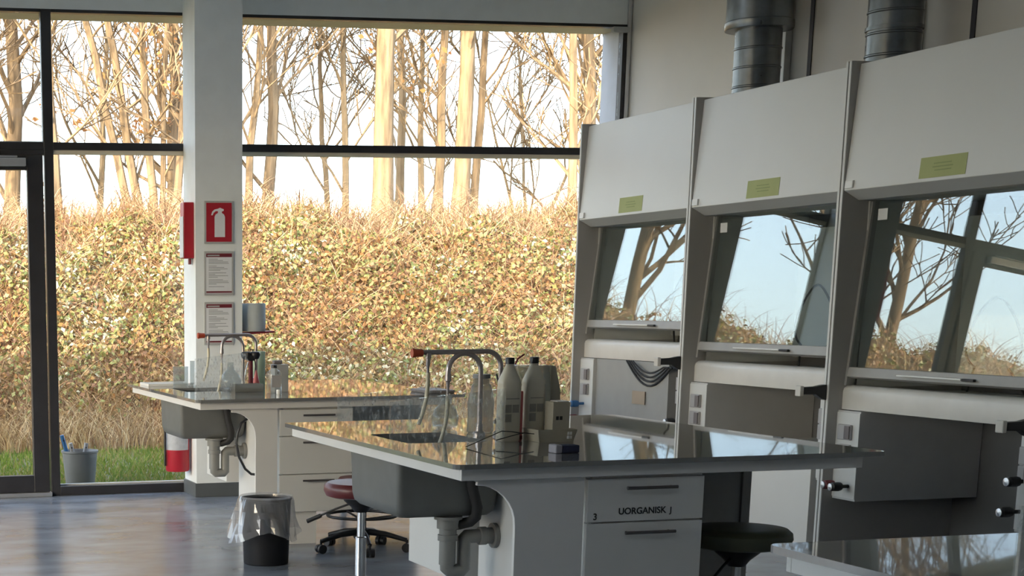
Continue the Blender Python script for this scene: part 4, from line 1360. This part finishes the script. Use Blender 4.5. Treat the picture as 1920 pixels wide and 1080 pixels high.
M['stem'] = leafmat('bramble_stems', [(0.0, (0.40, 0.24, 0.12)), (0.35, (0.52, 0.37, 0.20)), (0.7, (0.26, 0.13, 0.08))], 0.7, 0.1)
M['deadleaf'] = leafmat('withered_leaves', [(0.0, (0.50, 0.26, 0.09)), (0.4, (0.42, 0.20, 0.08)), (0.7, (0.58, 0.34, 0.13))], 0.6, 0.35)

# brambles on the bank
x, y = spread(120000, 17.0, 20.9)
lift = rng.uniform(0.0, 0.38, len(x))
nrm = np.tile(np.array([-0.1, -0.75, 0.55]), (len(x), 1))
lift *= np.clip((21.6 - y) / 2.2, 0.3, 1)
P = np.stack([x, y - lift * 0.45, bank_z(x, y) + lift * 0.7], 1)
keep = (bank_z(x, y) > 0.35) | (rng.random(len(x)) < 0.25)
stuff(scatter_quads('bramble_leaves', P[keep], nrm[keep], 0.060, 0.66, M['bramble'], ''), 'brown and green bramble leaves covering the bank outside', 'brambles')
# bramble stems and long straws
x, y = spread(11000, 17.0, 20.8)
P = np.stack([x, y, bank_z(x, y)], 1)
stuff(scatter_blades('bramble_stems', P, 0.62, 0.015, 1.0, M['stem'], 5), 'thin arching bramble stems woven through the bank', 'stems')
# dry grass at the foot of the bank and along its crest
x, y = spread(15000, 16.2, 17.9)
P = np.stack([x, y, np.maximum(bank_z(x, y), -0.02)], 1)
x2, y2 = spread(9000, 19.9, 22.5)
P2 = np.stack([x2, y2, bank_z(x2, y2)], 1)
stuff(scatter_blades('dry_grass', np.concatenate([P, P2]), 0.40, 0.011, 0.85, M['straw'], 4), 'long dry straw-coloured grass at the foot and crest of the bank', 'dry grass')
x, y = spread(30000, 12.95, 16.7)
P = np.stack([x, y, np.full(len(x), -0.03)], 1)
stuff(scatter_blades('lawn_grass', P, 0.07, 0.014, 0.5, M['grass'], 2), 'short green lawn grass between the glass and the bank', 'grass')

# ------------------------------------------------------------------ outside: bare trees
M['bark'] = mat('pale_bark', (0.225, 0.155, 0.085), 0.85, var=0.5, scale=14, bump=1.0, bscale=30, stretch=(1, 1, 0.12))
M['bark2'] = mat('grey_bark', (0.23, 0.17, 0.10), 0.85, var=0.25, scale=9, bump=0.5, bscale=40, stretch=(1, 1, 0.3))


def tree(x, y, r0, height, label, seed, lean=(0, 0), first=0.06, nb=16, blen=2.6, twigs=6, bark='bark', stems=1, spread_=0.0, up_=0.95, leaves=None, wobble=0.05, group='bare trees on the bank'):
    R = random.Random(seed)
    nb = int(nb * 1.3)
    z0 = float(bank_z(np.array(x), np.array(y))) - 0.15
    t_ = thing('bare_tree', label, 'tree', (x, y, z0), group)
    trunk, crown = MB(), MB()
    lv = []
    for s in range(stems):
        a = R.uniform(0, 6.28)
        dx = lean[0] + (spread_ * (s / max(1, stems - 1) - 0.5) * 2 if stems > 1 else 0) + R.uniform(-.02, .02)
        dy = lean[1] + (R.uniform(-spread_, spread_) * 0.5 if stems > 1 else 0)
        n = 14
        path, rad = [], []
        px, py = x + (0.12 * s - 0.06 * (stems - 1) if stems > 1 else 0), y
        wob = [0, 0]
        rs = r0 * (1 if stems == 1 else R.uniform(0.55, 1))
        for i in range(n + 1):
            t = i / n
            h = height * t
            if i:
                wob[0] += R.uniform(-1, 1) * wobble * height / n * 1.5
                wob[1] += R.uniform(-1, 1) * wobble * height / n * 1.5
            path.append((px + dx * h + wob[0], py + dy * h + wob[1], z0 + h))
            rad.append(rs * ((1 - t) ** 0.8 * 0.92 + 0.08) * (1.25 if i == 0 else 1))
        trunk.tube(path, rad, 10 if r0 > 0.1 else 7)

        def branch(p, d, L, r, depth):
            k = 5 if depth == 0 else 4
            pts, rr_ = [p], [r]
            d = d.normalized()
            for i in range(k):
                d = (d + Vector((R.uniform(-1, 1), R.uniform(-1, 1), R.uniform(-0.5, 1.0))) * 0.22).normalized()
                pts.append(pts[-1] + d * (L / k))
                rr_.append(max(0.004, r * (1 - (i + 1) / k * 0.85)))
            crown.tube(pts, [max(q_, (0.016, 0.012, 0.009)[depth]) for q_ in rr_], 5 if depth == 0 else 3, caps=False)
            if depth < 2:
                m_ = twigs if depth == 0 else max(2, twigs - 3)
                for q in range(m_):
                    f = R.uniform(0.2, 1.0) * k
                    i = min(k - 1, int(f))
                    pp = pts[i].lerp(pts[i + 1], f - i)
                    dd = (pts[i + 1] - pts[i]).normalized()
                    sd = Vector((R.uniform(-1, 1), R.uniform(-1, 1), R.uniform(-0.3, 0.8)))
                    branch(pp, dd * 0.8 + sd.normalized() * 0.9, L * R.uniform(0.35, 0.6), max(0.005, rr_[i] * 0.55), depth + 1)
            elif leaves and R.random() < leaves:
                lv.append(tuple(pts[-1]))
                lv.append(tuple(pts[-2]))
        for q in range(nb // stems if stems > 1 else nb):
            t = first + (0.97 - first) * (q + R.random()) / (nb // stems if stems > 1 else nb)
            i = min(n - 1, int(t * n))
            p = Vector(path[i]).lerp(Vector(path[i + 1]), t * n - i)
            a = R.uniform(0, 6.28)
            d = Vector((math.cos(a), math.sin(a) * 0.8, up_ + R.uniform(-0.2, 0.5)))
            branch(p, d, blen * (1.05 - 0.6 * t) * R.uniform(0.6, 1.1), rad[i] * R.uniform(0.22, 0.42) + 0.006, 0)
    trunk.build('trunk', M[bark], t_, smooth=True)
    crown.build('branches', M[bark], t_)
    if lv:
        Pn = np.repeat(np.array(lv), 5, 0) + rng.normal(0, 0.10, (len(lv) * 5, 3)) - np.array([x, y, z0])
        o = scatter_quads('withered_leaves', Pn, np.zeros_like(Pn), 0.10, 0.6, M['deadleaf'], '')
        o.parent = t_
        o['kind'] = 'stuff'
    return t_


def at(px, y):
    """world x of a column of the photograph at its horizon, at distance y"""
    a = (px - 290.0) / 3040.4
    vx = a * math.cos(yaw) + math.sin(yaw) * math.cos(pitch) * 1.0
    d = Vector((0, 0, 0)) + r2 * a + fw + u2 * (-(570 - 5.0 - 1173.6) / 3040.4)
    return d.x / d.y * y


T = [
    # px, y, radius, height, label, kwargs
    (22, 24.5, 0.13, 9.5, 'bare tree seen through the upper pane above the door', dict(lean=(0.03, 0), nb=20)),
    (108, 22.5, 0.085, 9.0, 'slim straight tree beside the door mullion', dict(lean=(-0.02, 0), nb=12, blen=2.0, bark='bark')),
    (190, 27.5, 0.06, 7.0, 'thin bare sapling between mullion and leafy tree clump', dict(lean=(0.05, 0), nb=14, bark='bark2')),
    (296, 23.0, 0.075, 8.5, 'many-stemmed tree with brown leaves, left of the column', dict(stems=6, spread_=0.22, nb=42, blen=1.9, leaves=0.10)),
    (322, 24.0, 0.10, 9.5, 'upright tree with brown leaves close left of the column', dict(nb=18, leaves=0.14)),
    (458, 23.5, 0.085, 8.0, 'forked tree just right of the column', dict(lean=(-0.04, 0), nb=16, stems=2, spread_=0.10)),
    (507, 24.0, 0.10, 9.0, 'pale straight tree, second right of the column', dict(nb=16)),
    (612, 26.0, 0.05, 7.5, 'thin leaning sapling before the thick trunk', dict(lean=(-0.07, 0), nb=12, bark='bark2')),
    (640, 25.0, 0.06, 9.0, 'slender grey tree standing left of the thickest trunk', dict(nb=13, bark='bark2', blen=2.0)),
    (714, 23.5, 0.165, 11.0, 'thickest pale trunk, left one of the two big trees', dict(nb=18, first=0.25, blen=3.0, wobble=0.015)),
    (742, 29.0, 0.09, 9.0, 'grey tree half hidden right of the thickest trunk', dict(nb=13, bark='bark2')),
    (783, 26.0, 0.06, 8.0, 'slender tree between the two big trunks, left one', dict(nb=12, bark='bark2')),
    (816, 24.5, 0.085, 8.5, 'tree with clustered brown leaves between the two big trunks', dict(nb=14, leaves=0.22)),
    (857, 23.8, 0.135, 11.0, 'second thick pale trunk, right one of the two big trees', dict(nb=18, first=0.23, blen=3.0, wobble=0.015)),
    (880, 25.5, 0.075, 9.0, 'thinner trunk close behind the second thick tree', dict(lean=(0.03, 0), nb=9, blen=2.0)),
    (985, 27.5, 0.045, 5.2, 'low spreading shrub in the bright gap', dict(stems=3, spread_=0.35, nb=18, blen=1.8, bark='bark2')),
    (1062, 24.0, 0.08, 9.0, 'leftmost stem of the dense trees behind the first hood', dict(lean=(-0.03, 0), nb=14, blen=2.0)),
    (1092, 24.6, 0.12, 10.0, 'main trunk of the dense trees near the window corner', dict(nb=22)),
    (1128, 25.4, 0.09, 9.5, 'right stem of the dense trees at the window corner', dict(lean=(0.02, 0), nb=20)),
    (415, 26.0, 0.07, 8.0, 'grey tree hidden mostly behind the column', dict(nb=14, bark='bark2')),
]
for i, (px, y, r, h, l, kw) in enumerate(T):
    tree(at(px, y), y, r, h, l, 100 + i, **kw)
# trees off to both sides, which the hood glass mirrors
for i, (x, y, r, h, l) in enumerate([(-9.5, 23, 0.15, 9.5, 'bare tree far left beyond the picture'), (-6.6, 25, 0.11, 9.0, 'bare tree left beyond the picture'), (-3.9, 22.8, 0.13, 10.0, 'bare tree second left beyond the door'), (-1.4, 24.5, 0.12, 9.5, 'bare tree left of the door'), (0.9, 23.0, 0.09, 8.5, 'bare slim tree left of the door'), (15.5, 24.0, 0.13, 9.5, 'bare tree behind the hood wall')]):
    tree(x, y, r, h, l, 300 + i, nb=30, twigs=8, blen=3.2)

for o in bpy.data.objects:
    if '_o' in o:
        del o['_o']
